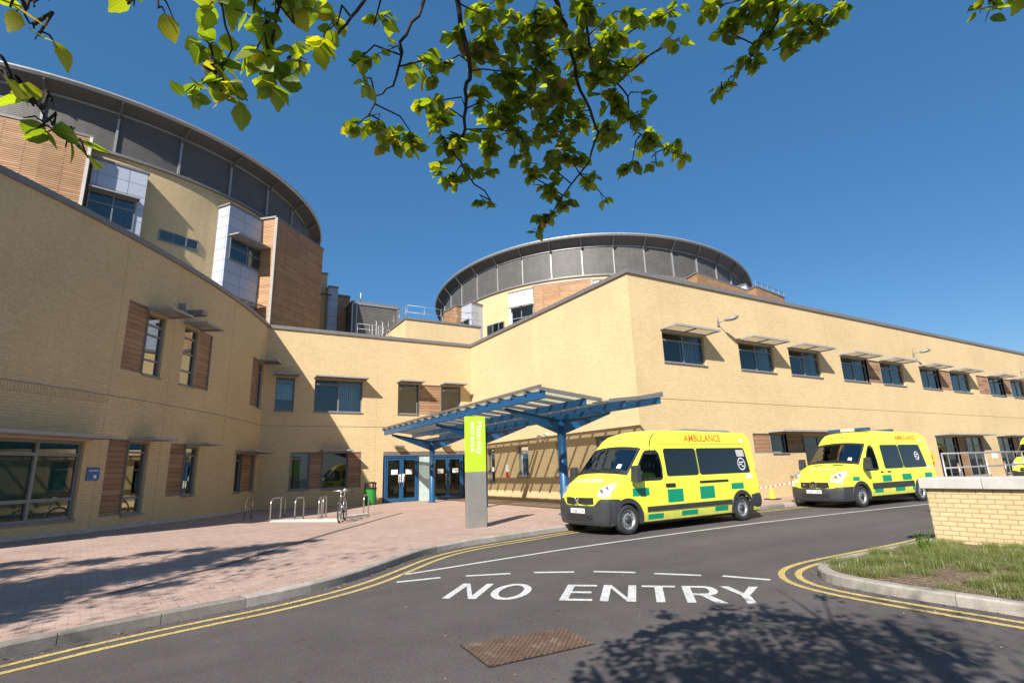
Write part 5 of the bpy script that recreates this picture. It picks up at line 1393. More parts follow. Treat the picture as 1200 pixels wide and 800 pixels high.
    for yc in (-.52, .48):
        mb = MB(); mb.box(1.72, yc - .24, .62, 2.15, yc + .24, .82); mb.hexa([(2.08, yc - .24, .8), (2.22, yc - .24, .8), (2.22, yc + .24, .8), (2.08, yc + .24, .8), (2.24, yc - .2, 1.42), (2.36, yc - .2, 1.42), (2.36, yc + .2, 1.42), (2.24, yc + .2, 1.42)]); mb.box(2.27, yc - .13, 1.45, 2.37, yc + .13, 1.66); mb.build('cab_seat', 'seat', t, bevel=.04)
    mb = MB(); n = 24; ring = [(1.62 + .10 * sin(2 * pi * k / n), .48 + .21 * cos(2 * pi * k / n), 1.22 + .18 * sin(2 * pi * k / n)) for k in range(n + 1)]; mb.tube(ring, .016, 6, False); mb.tube([(1.45, .48, 1.12), (1.62, .48, 1.22)], .03, 8); mb.tube([(1.62, .28, 1.22), (1.62, .68, 1.22)], .014, 6); mb.build('steering_wheel', 'black', t)
    for o_ in [c for c in t.children if c.name.split('.')[0] in ('dashboard', 'bulkhead', 'cab_seat', 'steering_wheel')]:
        for v in o_.data.vertices: v.co.x += IS
    # door glass
    for sg in (-1, 1):
        mb = MB(); V.side(mb, cab_rows, .006, sg, 8); dg = mb.build('door_window', 'cabglass', t, smooth=True)
        mb = MB()
        V.side(mb, [(z, a - .012, a + .05) for z, a, c in cab_rows], .0085, sg, 2); V.side(mb, [(z, c - .05, c + .012) for z, a, c in cab_rows], .0085, sg, 2)
        z0, a0, c0 = cab_rows[0]; V.side(mb, [(z0 - .02, a0, c0), (z0 + .045, a0, c0)], .009, sg, 6); V.side(mb, [(cab_rows[-1][0] - .10, cab_rows[-3][1], cab_rows[-3][2]), (cab_rows[-1][0] - .0, cab_rows[-1][1], cab_rows[-1][2])], .009, sg, 6)
        mb.build('seal', 'black', dg)
        # saloon windows of privacy glass
        if kind == 'patient': wins = [(2.04, 3.27, 1.26, 1.94, .0, .0), (3.31, 5.46, 1.26, 1.94, .0, -.10)]
        else: wins = [(2.55, 3.72, 1.18, 1.98, .06, .0), (3.76, 5.30, 1.18, 1.98, .0, -.14)]
        for (a, c, z0, z1, s0, s1) in wins:
            mb = MB(); V.side(mb, rows_round(z0, z1, a, c, s0, s1, .08), .008, sg, 10); w_ = mb.build('side_window', 'privacy', t, smooth=True)
            if a > 3:
                mb = MB(); n = 28
                cx, cz, r0 = (5.12, 1.50, .17) if kind == 'patient' else (4.8, 1.58, .15)
                for k in range(n):
                    a0, a1 = 2 * pi * k / n, 2 * pi * (k + 1) / n; q = []
                    for (aa, rr) in ((a0, r0), (a1, r0), (a1, r0 - .03), (a0, r0 - .03)):
                        x, z = cx + rr * cos(aa), cz + rr * sin(aa); q.append((x, sg * (V.side_y(x, z) + .012), z))
                    mb.quad(*q)
                for (xx0, xx1, zz0, zz1) in ((-.1, .1, .03, .06), (-.11, .02, -.03, .0), (.0, .1, -.08, -.05)):
                    mb.quad(*[(cx + x, sg * (V.side_y(cx + x, cz + z) + .012), cz + z) for x, z in ((xx0, zz0), (xx1, zz0), (xx1, zz1), (xx0, zz1))])
                mb.build('emblem', 'skinw', w_)
                if kind == 'patient':
                    mb = MB(); V.side(mb, [(1.70, 4.98, 5.32), (1.88, 4.96, 5.30)], .012, sg, 2); mb.build('sticker', 'stone', w_)
        # door seams
        mb = MB()
        for xs_ in (((1.95, 1.966), (3.285, 3.301)) if kind == 'patient' else ((2.17, 2.186), (3.735, 3.751))): mb = MB(); V.side(mb, [(.32, *xs_), (1.2, *xs_), (2.0, *xs_)], .0025, sg, 1); mb.build('door_seam', 'bumper', b)
        mb = MB(); V.side(mb, [(.80, xf + .16, xf + .172), (1.2, xf + .06, xf + .072)], .0025, sg, 1); mb.build('door_seam', 'bumper', b)
        mb = MB()
        V.side(mb, [(2.035, 1.9, 5.5), (2.045, 1.9, 5.5)], .0025, sg, 12); mb.build('door_seam', 'bumper', b)
        # markings
        mb = MB()
        if kind == 'patient':
            pats = [(.68, 1.28, .84, 1.02), (1.28 + .70, 2.58, .64, .95), (3.22, 3.80, .66, .97), (4.52, 5.05, .84, 1.0)]
            pl_ = [(1.20, 1.78, .29, .41), (2.48, 3.08, .30, .42), (3.76, 4.30, .32, .44)]
            rub = [(1.14, 4.47)]; rz = (.475, .585)
        else:
            pats = [(.44, .80, .84, .97), (2.26, 2.82, .76, .97), (3.5, 4.1, .77, .98), (5.0, 5.5, .78, .98)]
            pl_ = [(1.62, 2.2, .42, .56), (2.95, 3.55, .42, .56), (4.05, 4.22, .42, .56)]
            rub = [(1.5, 4.18), (5.10, 5.6)]; rz = (.56, .74)
        for (a, c, z0, z1) in pats + pl_:
            mb = MB(); V.side(mb, [(z0, a, c), ((z0 + z1) / 2, a, c), (z1, a, c)], .003, sg, 4); mb.build('green_square', 'patch', t)
        mb = MB()
        for a, c in rub: V.side(mb, [(rz[0], a, c), (rz[0] + .03, a, c)], .02, sg, 10); V.side(mb, [(rz[0] + .03, a, c), (rz[1] - .03, a, c)], .024, sg, 10); V.side(mb, [(rz[1] - .03, a, c), (rz[1], a, c)], .02, sg, 10)
        mb.build('rubbing_strip', 'bumper', t)
        # handles
        mb = MB()
        if kind == 'patient': V.side(mb, rows_round(1.0, 1.09, 1.92, 2.32, 0, 0, .03), .018, sg, 4); mb.build('handle', 'black', t); mb = MB(); V.side(mb, rows_round(1.05, 1.11, 3.24, 4.42, 0, 0, .02), .012, sg, 6)
        else: V.side(mb, rows_round(1.06, 1.10, 2.2, 2.38, 0, 0, .015), .02, sg, 4); mb.build('handle', 'black', t); mb = MB(); V.side(mb, rows_round(1.06, 1.10, 2.62, 2.85, 0, 0, .015), .02, sg, 4)
        mb.build('handle', 'black', t)
        tx = (2.93, 2.115) if kind == 'patient' else (3.75, 2.15)
        fn = (lambda u, v: (tx[0] + u, -(V.side_y(tx[0] + u, tx[1] + v) + .006), tx[1] + v)) if sg < 0 else (lambda u, v: (tx[0] + 1.4 - u, V.side_y(tx[0] + u, tx[1] + v) + .006, tx[1] + v))
        text_mb('AMBULANCE', .255 if kind == 'patient' else .23, fn, 'left', .006).build('lettering', 'orange', t)
        mb = MB()
        cx, cz, r0 = (5.3, 2.14, .06)
        mb.poly([(cx + r0 * cos(2 * pi * k / 16), sg * (V.side_y(cx, cz + r0 * sin(2 * pi * k / 16)) + .006), cz + r0 * sin(2 * pi * k / 16)) for k in range(16)])
        mb.build('sticker', 'skinw', t); mb = MB(); V.side(mb, [(1.10, 5.22, 5.52), (1.22, 5.22, 5.50)], .004, sg, 2); mb.build('sticker', 'skinw', t)
        # arches
        for gx in (xf, xr):
            mb = MB(); n = 26; r0, r1 = R + .035, R + .135
            for k in range(n):
                a0 = radians(-14) + (pi + radians(28)) * k / n; a1 = radians(-14) + (pi + radians(28)) * (k + 1) / n
                def ap(a, r_, o):
                    x, z = gx + r_ * cos(a), R + r_ * sin(a); xl = x
                    for _ in range(4): xl = x - (V.bx(xl, V.side_y(max(xl, 0), z)) - xl)
                    return (x, sg * (V.side_y(max(xl, 0), max(z, .3)) + o), z)
                mb.quad(ap(a0, r0, .012), ap(a1, r0, .012), ap(a1, r1, .016), ap(a0, r1, .016)); mb.quad(ap(a0, r1, .016), ap(a1, r1, .016), ap(a1, r1 + .008, 0), ap(a0, r1 + .008, 0))
                mb.quad(ap(a0, r0, .012), ap(a1, r0, .012), ap(a1, r0, -.3), ap(a0, r0, -.3))
            mb.quad(ap(0, 0, -.30), (gx + R, sg * .66, .2), (gx + R, sg * .66, R * 2.2), (gx - R, sg * .66, R * 2.2))
            mb.build('wheel_arch', 'bumper', t)
            wheel_at_van(t, gx, sg * .865, sg, R)
        # mirror
        mx = .86 if kind == 'patient' else 1.28; mz = 1.36 if kind == 'patient' else 1.38
        my = V.side_y(mx, 1.2)
        mb = MB(); c = (mx - .03, sg * (my + .17), mz)
        mb.tube([(mx + .02, sg * (my - .02), 1.22), (mx - .02, sg * (my + .10), 1.26)], .035, 8); arm = mb
        arm.hexa([(c[0] - .10, c[1] - .12, mz - .20), (c[0] + .07, c[1] - .13, mz - .20), (c[0] + .07, c[1] + .13, mz - .18), (c[0] - .08, c[1] + .10, mz - .18), (c[0] - .07, c[1] - .10, mz + .17), (c[0] + .07, c[1] - .11, mz + .19), (c[0] + .07, c[1] + .10, mz + .19), (c[0] - .06, c[1] + .08, mz + .17)])
        mo = arm.build('mirror', 'bumper', t, bevel=.035)
        mb = MB(); mb.quad((c[0] + .072, c[1] - .1, mz - .16), (c[0] + .072, c[1] + .1, mz - .15), (c[0] + .072, c[1] + .08, mz + .16), (c[0] + .072, c[1] - .09, mz + .16)); mb.build('mirror_glass', 'chrome', mo)
        mb = MB(); mb.box(L - .03, sg * .88 - .06, .85, L + .025, sg * .88 + .06, 1.35); mb.build('tail_lamp', 'lamp_red', t)
    # front roof emblem and bonnet letters
    mb = MB(); n = 36; x0 = 1.54 if kind == 'patient' else 2.05
    for k in range(n):
        a0, a1 = 2 * pi * k / n, 2 * pi * (k + 1) / n; q = []
        for (a, r0, r1) in ((a0, .34, .085), (a1, .34, .085), (a1, .325, .075), (a0, .325, .075)): q.append(V.fp(x0 + r1 * sin(a), r0 * cos(a), .006))
        mb.quad(*q)
    V.front(mb, [(x0 - .03, -.06, .06), (x0 + .03, -.02, .03)], .006, 3); mb.build('roof_emblem', 'frame' if kind == 'patient' else 'patch', t)
    text_mb('AMBULANCE', .17, lambda u, v: V.fp((.30 if kind == 'patient' else .5) + v, u, .006), 'center').build('lettering', 'skinw', t)
    mb = MB(); V.side(mb, [(1.93, 2.235, 2.25), (2.15, 2.22, 2.235), (2.36, 2.24, 2.255)], .004, -1, 1)
    if kind == 'patient':
        mb = MB(); path = []
        for (x, z) in ((1.62, 2.0), (1.64, 2.1), (1.72, 2.22), (1.86, 2.30)): path.append((x, -(V.side_y(x, min(z, V.H(x) - .08)) + .004), min(z, V.H(x) - .06)))
        mb.tube(path, .012, 5); mb.build('roof_seam', 'bumper', t)
        mb = MB(); mb.hexa([(3.2, -.62, 2.43), (5.3, -.62, 2.40), (5.3, .62, 2.40), (3.2, .62, 2.43), (3.3, -.58, 2.475), (5.2, -.58, 2.445), (5.2, .58, 2.445), (3.3, .58, 2.475)]); mb.build('roof_pod', 'frame', t)
    else:
        mb = MB()
        for (y0, y1) in ((-.70, -.26), (.26, .70)): mb.box(2.42, y0, 2.49, 2.66, y1, 2.60)
        lb = mb.build('light_bar', 'lamp_blue', t, bevel=.025)
        mb = MB(); mb.box(2.43, -.255, 2.495, 2.65, .255, 2.595); mb.build('light_bar_centre', 'lamp', lb, bevel=.02)
        mb = MB(); mb.box(4.3, -.5, 2.48, 4.5, .5, 2.57); mb.build('rear_beacon', 'lamp_blue', t, bevel=.02)
    mb = MB(); mb.box(.3, -.80, .17, L - .3, .80, .28); mb.build('underside', 'black', t)
    return t
# a van faces -x in the world: its own +x already runs from the nose to the tail
v1 = build_van('yellow and green high roofed patient ambulance parked nearest, beside the blue canopy post', (8.08, 10.72, 0), radians(2.0), 'patient', None)
v2 = build_van('yellow and green ambulance with blue light bar, parked behind the nearest ambulance', (17.9, 10.78, 0), radians(-2.3), 'emergency', None)
v3 = copy_tree(v2); v3.location = (37.6, 10.9, 0); v3.rotation_euler = (0, 0, radians(-1)); v3['label'] = 'third yellow ambulance cut off by the right edge, seen through the railing'
hv = thing('high_visibility_jacket', 'yellow high visibility jacket hung on the passenger seat of the nearest ambulance', 'jacket', (0, 0, 0))
OFF.pop(hv.name); hv.location = (7.64, 10.71, 0); hv.rotation_euler = (0, 0, radians(2.0))
mb = MB(); mb.hexa([(2.03, -.80, .84), (2.25, -.80, .84), (2.25, -.3, .84), (2.03, -.3, .84), (2.16, -.74, 1.36), (2.38, -.74, 1.36), (2.38, -.34, 1.36), (2.16, -.34, 1.36)]); mb.build('jacket_body', 'hivis', hv, bevel=.05)
# ------------------------------------------------------------------ grass bed plants
rng = random.Random(5)
mb = MB()
def tuft(cx, cy, cz, h, n, spread):
    for _ in range(n):
        a = rng.uniform(0, 2 * pi); lean = rng.uniform(.05, 1.0) * spread; l = h * rng.uniform(.6, 1.15); w = rng.uniform(.0014, .003)
        bx, by = cx + rng.gauss(0, .03 + h * .2), cy + rng.gauss(0, .03 + h * .2); dx, dy = cos(a), sin(a); px, py = -dy * w, dx * w
        pts = []
        for t in (0, .5, 1): pts.append((bx + dx * lean * l * t ** 1.6, by + dy * lean * l * t ** 1.6, cz + l * t * (1 - min(.62, .3 * lean) * t)))
        i = len(mb.v)
        mb.v += [(pts[0][0] - px, pts[0][1] - py, pts[0][2]), (pts[0][0] + px, pts[0][1] + py, pts[0][2]), (pts[1][0] + px * .8, pts[1][1] + py * .8, pts[1][2]), (pts[1][0] - px * .8, pts[1][1] - py * .8, pts[1][2]), pts[2]]
        mb.f += [(i, i + 1, i + 2, i + 3), (i + 3, i + 2, i + 4)]; mb.uv += [[(0, 0)] * 4, [(0, 0)] * 3]
k = 0
for i in range(1500):
    x, y = rng.uniform(7.2, 11.15), rng.uniform(-2.5, 4.72)
    if x < rk_x(y) + .24: continue
    if math.sin(x * 3.1 + 1 + 2 * math.sin(y * 1.7)) + math.cos(y * 3.7 + 1.3 * x) < -1.35: continue
    bedz = .10 + .07 * math.sin(pi * (x - rk_x(y)) / (11.3 - rk_x(y))) * smooth01((4.77 - y) / 1.0)
    big = rng.random() ** 2
    tuft(x, y, bedz - .01, .05 + .12 * big, int(24 + 150 * big), rng.uniform(1.2, 2.3))
gr = mb.build('grass', 'grass', None); gr['kind'] = 'stuff'; gr['label'] = 'tufts of blue green fescue grass in the bed by the low wall'; gr['category'] = 'grass'
wd = thing('weed_plant', 'tall feathery green weed by the left end of the low brick wall', 'weed', (*at_z(1086, 648, .12)[:2], .12))
w0 = at_z(1086, 650, .12)[:2]
st_ = MB(); lf = MB()
LEAF = [(0.0, 0.0, 0.0), (.10, .24, .02), (.24, .42, .035), (.40, .50, .03), (.56, .47, .01), (.70, .36, -.02), (.83, .22, -.055), (.93, .09, -.085), (1.0, 0.0, -.11)]
def leaf_quad(mb, p, d, n, l, w):
    p = np.array(p); d = d / np.linalg.norm(d); s = np.cross(d, n); s /= max(np.linalg.norm(s), 1e-6); n = np.cross(s, d)
    b = len(mb.v); curl = rng.uniform(-.6, 1.6); twist = rng.uniform(-.25, .25)
    m = len(LEAF)
    for i, (t, ww, up) in enumerate(LEAF):
        c = p + d * (l * t) + n * (up * l * curl)
        if ww == 0: mb.v.append(tuple(c)); continue
        se = .035 if i % 2 else -.02
        ss = s + n * twist * t
        mb.v.append(tuple(c - ss * w * (ww + se) + n * .16 * w * ww)); mb.v.append(tuple(c)); mb.v.append(tuple(c + ss * w * (ww + se) + n * .16 * w * ww))
    mb.f += [(b, b + 1, b + 2), (b, b + 2, b + 3)]
    for i in range(m - 3):
        r = b + 1 + 3 * i; mb.f += [(r, r + 3, r + 4, r + 1), (r + 1, r + 4, r + 5, r + 2)]
    r = b + 1 + 3 * (m - 3); e = r + 3; mb.f += [(r, e, r + 1), (r + 1, e, r + 2)]
    UVL = [(0, 0)] + [c_ for (t, ww, up) in LEAF[1:-1] for c_ in ((-ww, t), (0, t), (ww, t))] + [(0, 1)]
    mb.uv += [[UVL[i - b] for i in f] for f in mb.f[len(mb.uv):]]
for s in range(7):
    a = rng.uniform(0, 6.28); tip = np.array([w0[0] + .14 * cos(a), w0[1] + .14 * sin(a), .12 + rng.uniform(.3, .52)]); base = np.array([w0[0] + rng.gauss(0, .03), w0[1] + rng.gauss(0, .03), .1])
    st_.tube([base, (base + tip) / 2 + [0, 0, .03], tip], [.006, .005, .002], 5)
    for k in range(16):
        t = .25 + .75 * k / 16; p = base + (tip - base) * t; b = rng.uniform(0, 6.28); leaf_quad(lf, p, np.array([cos(b), sin(b), rng.uniform(.1, .8)]), np.array([0, 0, 1.0]), .10 * (1.2 - t), .022)
st_.build('stem', 'weed', wd); lf.build('foliage', 'weed', wd)

# fallen leaves, twigs and grit in the gutters and at the foot of the walls
mb = MB()
def litter(x, y, z):
    l = rng.uniform(.015, .05); a = rng.uniform(0, 6.28); w = l * rng.uniform(.3, .7); t = rng.uniform(0, .012)
    d = np.array([cos(a) * l, sin(a) * l, 0]); s = np.array([-sin(a) * w, cos(a) * w, 0]); p = np.array([x, y, z + .003])
    mb.quad(p, p + d * .5 - s * .5 + [0, 0, t], p + d + [0, 0, .003], p + d * .5 + s * .5 + [0, 0, t * .5])
for _ in range(420):
    x = rng.uniform(-2, 9); litter(x, kerb_y(x) - abs(rng.gauss(0, .12)) - .03, .0)
for _ in range(160):
    x = rng.uniform(-2, 9); litter(x, kerb_y(x) + rng.uniform(.1, 2.5), .125)
for _ in range(300):
    q = RKv[rng.randrange(len(RKv))]; litter(q[0] - abs(rng.gauss(0, .15)) - .02 if q[1] < 4.6 else q[0] + rng.uniform(-.3, .3), q[1] + rng.uniform(-.2, .2) if q[1] < 4.6 else q[1] + abs(rng.gauss(0, .12)) + .03, 0)
for _ in range(160): litter(rng.uniform(0, 8), rng.uniform(2, 8), 0)
for _ in range(260):
    x, y = rng.uniform(7.3, 11.1), rng.uniform(-2, 4.6)
    if x > rk_x(y) + .2: litter(x, y, .17)
for _ in range(150):
    u = rng.uniform(0, 13); p = fL(u, 0, -rng.uniform(.1, .5)); litter(p[0], p[1], z_pave(p[0], p[1]) + .002)
M['litter'] = None
def litter_mat():
    m, N, L, B = new_mat('fallen_leaf'); gi = N.new("ShaderNodeNewGeometry")
    L.new(ramp(N, L, gi.outputs['Random Per Island'], [(0.0, (0.05, 0.03, 0.015)), (.4, (0.16, 0.09, 0.035)), (.8, (0.30, 0.20, 0.08)), (1.0, (0.42, 0.38, 0.30))]), B.inputs['Base Color']); B.inputs['Roughness'].default_value = .9; M['litter'] = m
litter_mat()
lt = mb.build('leaf_litter', 'litter', None); lt['kind'] = 'stuff'; lt['label'] = 'fallen leaves and grit along the kerbs and walls'; lt['category'] = 'leaf litter'

# ------------------------------------------------------------------ overhanging tree
tr = thing('beech_tree', 'beech tree whose thin leafy branches hang into the top of the view', 'tree', (-1.6, -3.4, 0))
tm = MB(); tm.tube([(-1.6, -3.4, -.1), (-1.55, -3.35, 1.2), (-1.45, -3.2, 2.6), (-1.1, -2.6, 4.2), (-.9, -2.2, 6.5)], [.30, .24, .21, .15, .05], 14); tm.build('trunk', 'bark', tr, smooth=True)
br = MB(); lv = MB()
HUB = np.array([-.1, -.1, 4.0]); br.tube([(-1.3, -2.9, 3.3), (-.8, -1.6, 3.75), tuple(HUB)], [.11, .08, .055], 10)
hub2 = np.array([.9, -.2, 4.1]); br.tube([(-.8, -1.6, 3.75), (.1, -.9, 4.05), tuple(hub2)], [.07, .055, .045], 10)
hub3 = np.array([-1.2, .3, 3.7]); br.tube([(-1.3, -2.9, 3.3), (-1.4, -1.2, 3.7), tuple(hub3)], [.07, .055, .04], 10)
def limb(pix, hub, r0, r1):
    pts = [at_d(*p) for p in pix]
    pts = [np.array(hub), (np.array(hub) + pts[0]) / 2 + np.array([0, 0, .12])] + pts
    # smooth and roughen
    Q = []
    for a, b in zip(pts, pts[1:]):
        for t in (0, .33, .66): Q.append(a + (b - a) * t + np.array([rng.gauss(0, .0016 * np.linalg.norm(a - EYE)) for _ in range(3)]))
    Q.append(pts[-1]); n = len(Q); r0 *= .55; r1 *= .7
    br.tube(Q, [r0 + (r1 - r0) * k / (n - 1) for k in range(n)], 7); NODES.extend(Q[3:]); return Q
NODES = []
limb([(529, -20, 2.35), (545, 52, 2.3), (552, 84, 2.3), (545, 105, 2.32), (543, 140, 2.35), (541, 171, 2.38), (536, 182, 2.4), (548, 205, 2.4), (575, 235, 2.45)], hub2, .022, .004)
limb([(500, -15, 2.3), (490, 18, 2.2), (470, 49, 2.15), (471, 66, 2.15), (461, 101, 2.2), (441, 114, 2.2), (434, 133, 2.2), (420, 146, 2.2)], hub2, .014, .003)
limb([(640, -20, 2.4), (655, 5, 2.4), (665, 41, 2.45), (676, 93, 2.5), (691, 129, 2.55), (701, 155, 2.6), (690, 190, 2.6), (660, 230, 2.6), (640, 262, 2.6)], hub2, .020, .004)
limb([(680, -15, 2.5), (686, 10, 2.5), (688, 52, 2.6), (719, 93, 2.7), (735, 114, 2.75), (740, 150, 2.8), (780, 175, 2.8), (802, 183, 2.8)], hub2, .014, .003)
limb([(925, -25, 2.7), (915, 0, 2.7), (911, 26, 2.75), (890, 55, 2.8), (860, 90, 2.85), (846, 108, 2.85)], hub2, .012, .003)
limb([(1010, -25, 2.8), (985, 5, 2.8), (940, 40, 2.8), (905, 60, 2.8)], hub2, .010, .003)
limb([(440, -15, 1.7), (417, 14, 1.65), (400, 36, 1.6), (380, 55, 1.6), (340, 66, 1.55)], HUB, .011, .003)
limb([(330, -20, 1.4), (325, 20, 1.4), (318, 60, 1.4), (315, 88, 1.4)], HUB, .008, .003)
limb([(260, -20, 1.5), (262, 20, 1.5), (275, 60, 1.5), (245, 100, 1.55)], HUB, .007, .002)
limb([(-20, 45, 1.25), (0, 66, 1.25), (15, 92, 1.25), (34, 112, 1.25), (52, 138, 1.25), (68, 152, 1.25)], hub3, .006, .002)
limb([(20, -20, 1.3), (28, 5, 1.3), (33, 20, 1.3), (40, 34, 1.3)], hub3, .005, .002)
limb([(175, -25, 1.3), (170, -5, 1.3)], hub3, .004, .002)
limb([(1180, -25, 2.6), (1160, 5, 2.6)], hub2, .006, .002)
def rleaf(p, L_, down=.45):
    a = rng.uniform(0, 2 * pi); d = np.array([cos(a), sin(a), rng.gauss(-down, .35)])
    n = np.array([rng.gauss(0, .45), rng.gauss(0, .45), 1.0])
    l = L_ * rng.uniform(.7, 1.15); leaf_quad(lv, p, d, n, l, l * .72)
def cluster(px, py, r, dist, n=None, leaf=.068, out=False):
    c = at_d(px, py, dist); R3 = 1.18 * r / FPX * dist
    nd = min(NODES, key=lambda q: np.linalg.norm(q - c))
    lp_ = leaf * FPX / dist
    n = int((n * .8 if n else max(5, 1.75 * pi * r * r / (lp_ * lp_ * .5))) * 1.2)
    mid = (nd + c) / 2 + np.array([rng.gauss(0, .02), rng.gauss(0, .02), .03])
    br.tube([nd, mid, c], [.0035, .003, .0018], 5, False)
    nt = max(2, n // 7)
    ends = []
    for _ in range(nt):
        v = np.array([rng.gauss(0, 1) for _ in range(3)]); v /= np.linalg.norm(v); e = c + v * R3 * rng.uniform(.35, 1.0) * np.array([1, 1, .9]); s = mid + (c - mid) * rng.uniform(.3, 1)
        br.tube([s, (s + e) / 2 + np.array([0, 0, .008]), e], [.002, .0017, .001], 4, False); ends.append((s, e))
    for k in range(n):
        s, e = rng.choice(ends); t = rng.uniform(.15, 1.05); p = s + (e - s) * t + np.array([rng.gauss(0, .006) for _ in range(3)]); rleaf(p, leaf)
CL = [(45, 42, 16, 1.25, 3), (12, 8, 14, 1.25, 3), (40, 8, 20, 1.3, 4), (12, 100, 18, 1.25, 3), (40, 125, 16, 1.25, 3), (60, 118, 12, 1.25, 2), (45, 150, 14, 1.25, 4), (75, 160, 16, 1.25, 5), (92, 172, 12, 1.25, 3), (150, 5, 16, 1.25, 3), (185, 10, 14, 1.25, 2), (122, -4, 8, 1.3, 1),
      (243, 48, 18, 1.6, None), (262, 78, 18, 1.55, None), (235, 105, 16, 1.6, None), (260, 108, 18, 1.5, None), (290, 118, 18, 1.5, 9), (300, 60, 30, 1.4, 13), (322, 92, 28, 1.38, 13), (275, 15, 22, 1.5, 8), (300, -2, 20, 1.4, 6), (345, 28, 32, 1.4, 14), (375, 45, 24, 1.5, 10), (352, 72, 22, 1.5, 8), (395, 30, 22, 1.7, 8), (310, 30, 20, 1.4, 6),
      (412, 78, 18, 2.0, 9), (425, 92, 14, 2.0, 7), (438, 30, 24, 1.9, 10), (410, 150, 14, 2.2, None), (440, 150, 16, 2.2, None), (462, 165, 20, 2.2, None), (485, 160, 18, 2.3, None), (448, 62, 12, 2.1, 5), (500, 82, 20, 2.2, None), (520, 75, 15, 2.3, None), (530, 42, 18, 2.3, None), (575, 20, 30, 2.4, None), (560, 60, 22, 2.4, None), (580, 50, 25, 2.4, None), (612, 35, 34, 2.4, None), (645, 30, 30, 2.4, None), (630, 70, 34, 2.45, None), (600, 85, 30, 2.45, None), (655, 100, 32, 2.5, None), (620, 120, 32, 2.5, None), (585, 130, 28, 2.5, None), (560, 110, 18, 2.4, None),
      (500, 120, 20, 2.35, None), (512, 140, 22, 2.4, None), (545, 160, 24, 2.4, None), (575, 165, 22, 2.45, None), (520, 168, 20, 2.4, None), (510, 200, 14, 2.4, None), (530, 210, 18, 2.4, None), (560, 205, 16, 2.4, None), (568, 236, 14, 2.45, None), (612, 160, 28, 2.5, None), (645, 150, 30, 2.55, None), (680, 140, 26, 2.6, None), (640, 190, 24, 2.55, None), (670, 185, 24, 2.6, None), (618, 205, 16, 2.55, None), (640, 225, 22, 2.6, None), (662, 240, 16, 2.6, None), (640, 258, 16, 2.6, None), (632, 270, 8, 2.6, None),
      (690, 20, 32, 2.5, None), (715, 45, 30, 2.6, None), (680, 65, 28, 2.55, None), (705, 90, 28, 2.6, None), (735, 75, 24, 2.65, None), (755, 108, 14, 2.7, 6), (720, 120, 24, 2.65, None), (745, 15, 18, 2.6, None), (715, 155, 22, 2.7, None), (745, 140, 20, 2.75, None), (760, 165, 24, 2.8, None), (790, 170, 16, 2.8, None), (805, 185, 9, 2.8, 5), (770, 195, 12, 2.8, 6), (740, 195, 16, 2.75, None), (712, 235, 9, 2.7, 5), (690, 215, 12, 2.65, None),
      (788, 12, 18, 2.6, None), (797, 44, 12, 2.6, 6), (790, 50, 9, 2.6, 4), (825, 12, 18, 2.7, None), (850, 35, 18, 2.75, None), (868, 12, 24, 2.75, None), (905, 12, 26, 2.75, None), (945, 12, 24, 2.8, None), (985, 10, 16, 2.8, None), (890, 45, 20, 2.8, None), (925, 50, 20, 2.8, None), (955, 38, 14, 2.8, None), (868, 70, 14, 2.8, None), (890, 72, 12, 2.8, None), (845, 105, 10, 2.85, 6), (858, 92, 8, 2.85, 4), (1145, 10, 12, 2.6, 6), (1165, 5, 14, 2.6, 8), (1188, -4, 12, 2.6, 6)]
for (px, py, r, dist, n) in CL: cluster(px, py, r, dist, n, .054 if dist > 1.9 else (.055 if dist > 1.35 else .05))
# the rest of the crown, overhead and behind the camera; its shade falls on the road at the lower right
def crown_blob(lvmb, gpx, gpy, rad, h0, h1, n, L_=.085, keep=None):
    g_ = at_z(gpx, gpy, 0)
    h = rng.uniform(h0, h1); c = g_ - np.array(TRAVEL) / -TRAVEL.z * 0 - np.array([TRAVEL.x, TRAVEL.y, TRAVEL.z]) / (-TRAVEL.z) * h
    for _ in range(n):
        v = np.array([rng.gauss(0, .5) for _ in range(3)]) * rad; p = c + v * .85
        q = to_px(p)
        if q and -60 < q[0] < 1260 and -60 < q[1] < 860: continue
        a = rng.uniform(0, 2 * pi); l = L_ * rng.uniform(.7, 1.2)
        leaf_quad(lvmb, p, np.array([cos(a), sin(a), rng.gauss(-.3, .3)]), np.array([rng.gauss(0, .5), rng.gauss(0, .5), 1.0]), l, l * .72)
    return c
centers = []
for (gx, gy, rad) in [(735, 765, .30), (760, 790, .4), (800, 745, .33), (830, 785, .42), (860, 735, .3), (900, 715, .26), (880, 765, .42), (930, 745, .38), (940, 790, .45), (985, 735, .30), (1000, 770, .42), (1040, 790, .4), (1050, 755, .35), (1095, 770, .30), (1125, 765, .18), (965, 700, .16), (700, 788, .22), (845, 712, .14), (910, 690, .12), (1105, 745, .14), (780, 720, .12), (820, 800, .4), (900, 810, .5), (1000, 815, .5)]:
    c = crown_blob(lv, gx, gy, rad, 3.3, 4.5, int(125 * (rad / .4) ** 2) + 16); centers.append(c)
for c in centers:
    h = min((HUB, hub2), key=lambda q: np.linalg.norm(q - c)); br.tube([h, (h + c) / 2 + np.array([0, 0, .1]), c], [.02, .012, .005], 6, False)
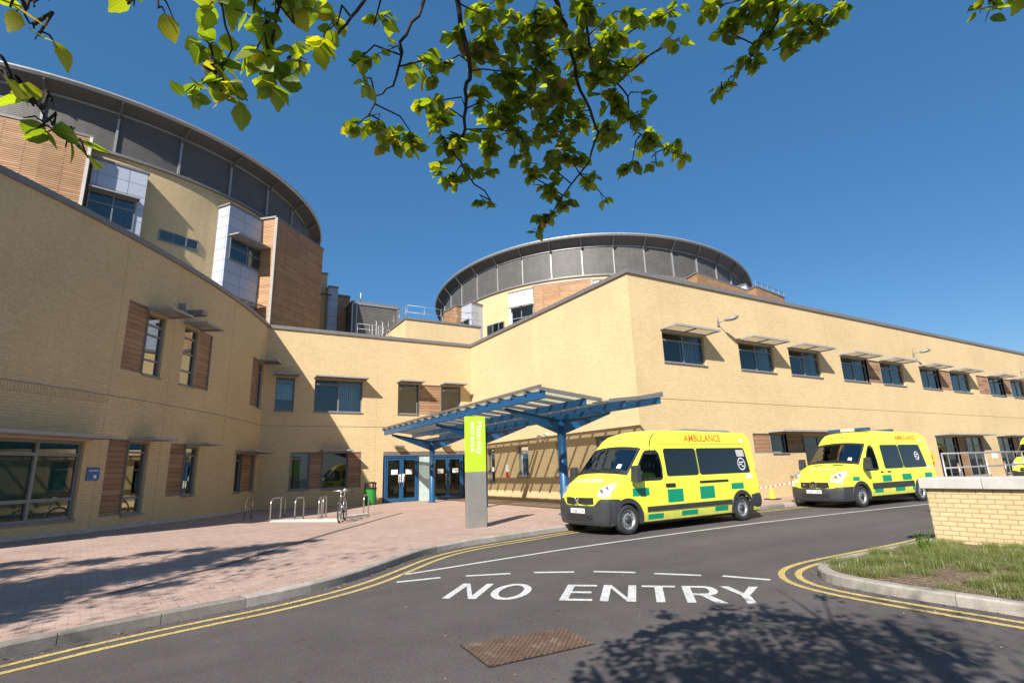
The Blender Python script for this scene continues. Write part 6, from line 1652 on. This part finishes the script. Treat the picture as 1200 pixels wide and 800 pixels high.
for _ in range(60):
    c = np.array([rng.uniform(-3.4, .4), rng.uniform(-5.5, -1.8), rng.uniform(3.4, 7)])
    for _ in range(45):
        p = c + np.array([rng.gauss(0, .35) for _ in range(3)]); rleaf(p, .085)
    br.tube([(-1.2, -2.8, rng.uniform(3, 5)), (c + np.array([-1.2, -2.8, 4])) / 2, c], [.03, .015, .005], 5, False)
br.build('branch', 'bark', tr, smooth=True); lv.build('crown', 'leaf', tr, smooth=True)

# a second tree out of view to the left, shading the plaza
tr2 = thing('beech_tree', 'beech tree beyond the left edge of the view, known by its shade on the paving', 'tree', (-7.6, 4.9, .2))
tm = MB(); tm.tube([(-7.6, 4.9, 0), (-7.5, 5.0, 1.6), (-7.2, 5.3, 3.4), (-6.8, 5.7, 5.4), (-6.5, 6.0, 7.6)], [.26, .2, .17, .12, .04], 14); tm.build('trunk', 'bark', tr2, smooth=True)
br = MB(); lv2 = MB()
for (gx, gy, rad) in [(10, 725, .4), (40, 705, .45), (80, 700, .45), (110, 690, .4), (150, 688, .42), (190, 678, .42), (225, 672, .38), (255, 662, .36), (285, 655, .34), (315, 650, .28), (345, 645, .22), (370, 641, .18), (130, 672, .25), (330, 655, .22), (290, 668, .22), (60, 715, .3), (20, 690, .35), (60, 675, .22), (210, 693, .16), (170, 700, .14), (0, 740, .3), (-40, 720, .5), (-40, 690, .5), (245, 655, .2), (200, 660, .2)]:
    rad *= 1.3; c = crown_blob(lv2, gx, gy, rad, 5.2, 6.6, int(560 * (rad / .4) ** 2) + 50, .10)
    br.tube([(-7.1, 5.4, rng.uniform(3.6, 5.2)), (c + np.array([-7.1, 5.4, 4.6])) / 2 + np.array([0, 0, .2]), c], [.022, .012, .004], 6, False)
for _ in range(40):
    c = np.array([-7.4, 4.9, 6.4]) + np.array([rng.gauss(0, 1.0), rng.gauss(0, 1.0), rng.gauss(0, .9)])
    for _ in range(40):
        p = c + np.array([rng.gauss(0, .35) for _ in range(3)]); q = to_px(p)
        if q and -40 < q[0] < 1260: continue
        a = rng.uniform(0, 2 * pi); l = .095 * rng.uniform(.7, 1.2); leaf_quad(lv2, p, np.array([cos(a), sin(a), -.3]), np.array([rng.gauss(0, .5), rng.gauss(0, .5), 1.0]), l, l * .72)
br.build('branch', 'bark', tr2, smooth=True); lv2.build('crown', 'leaf', tr2, smooth=True)
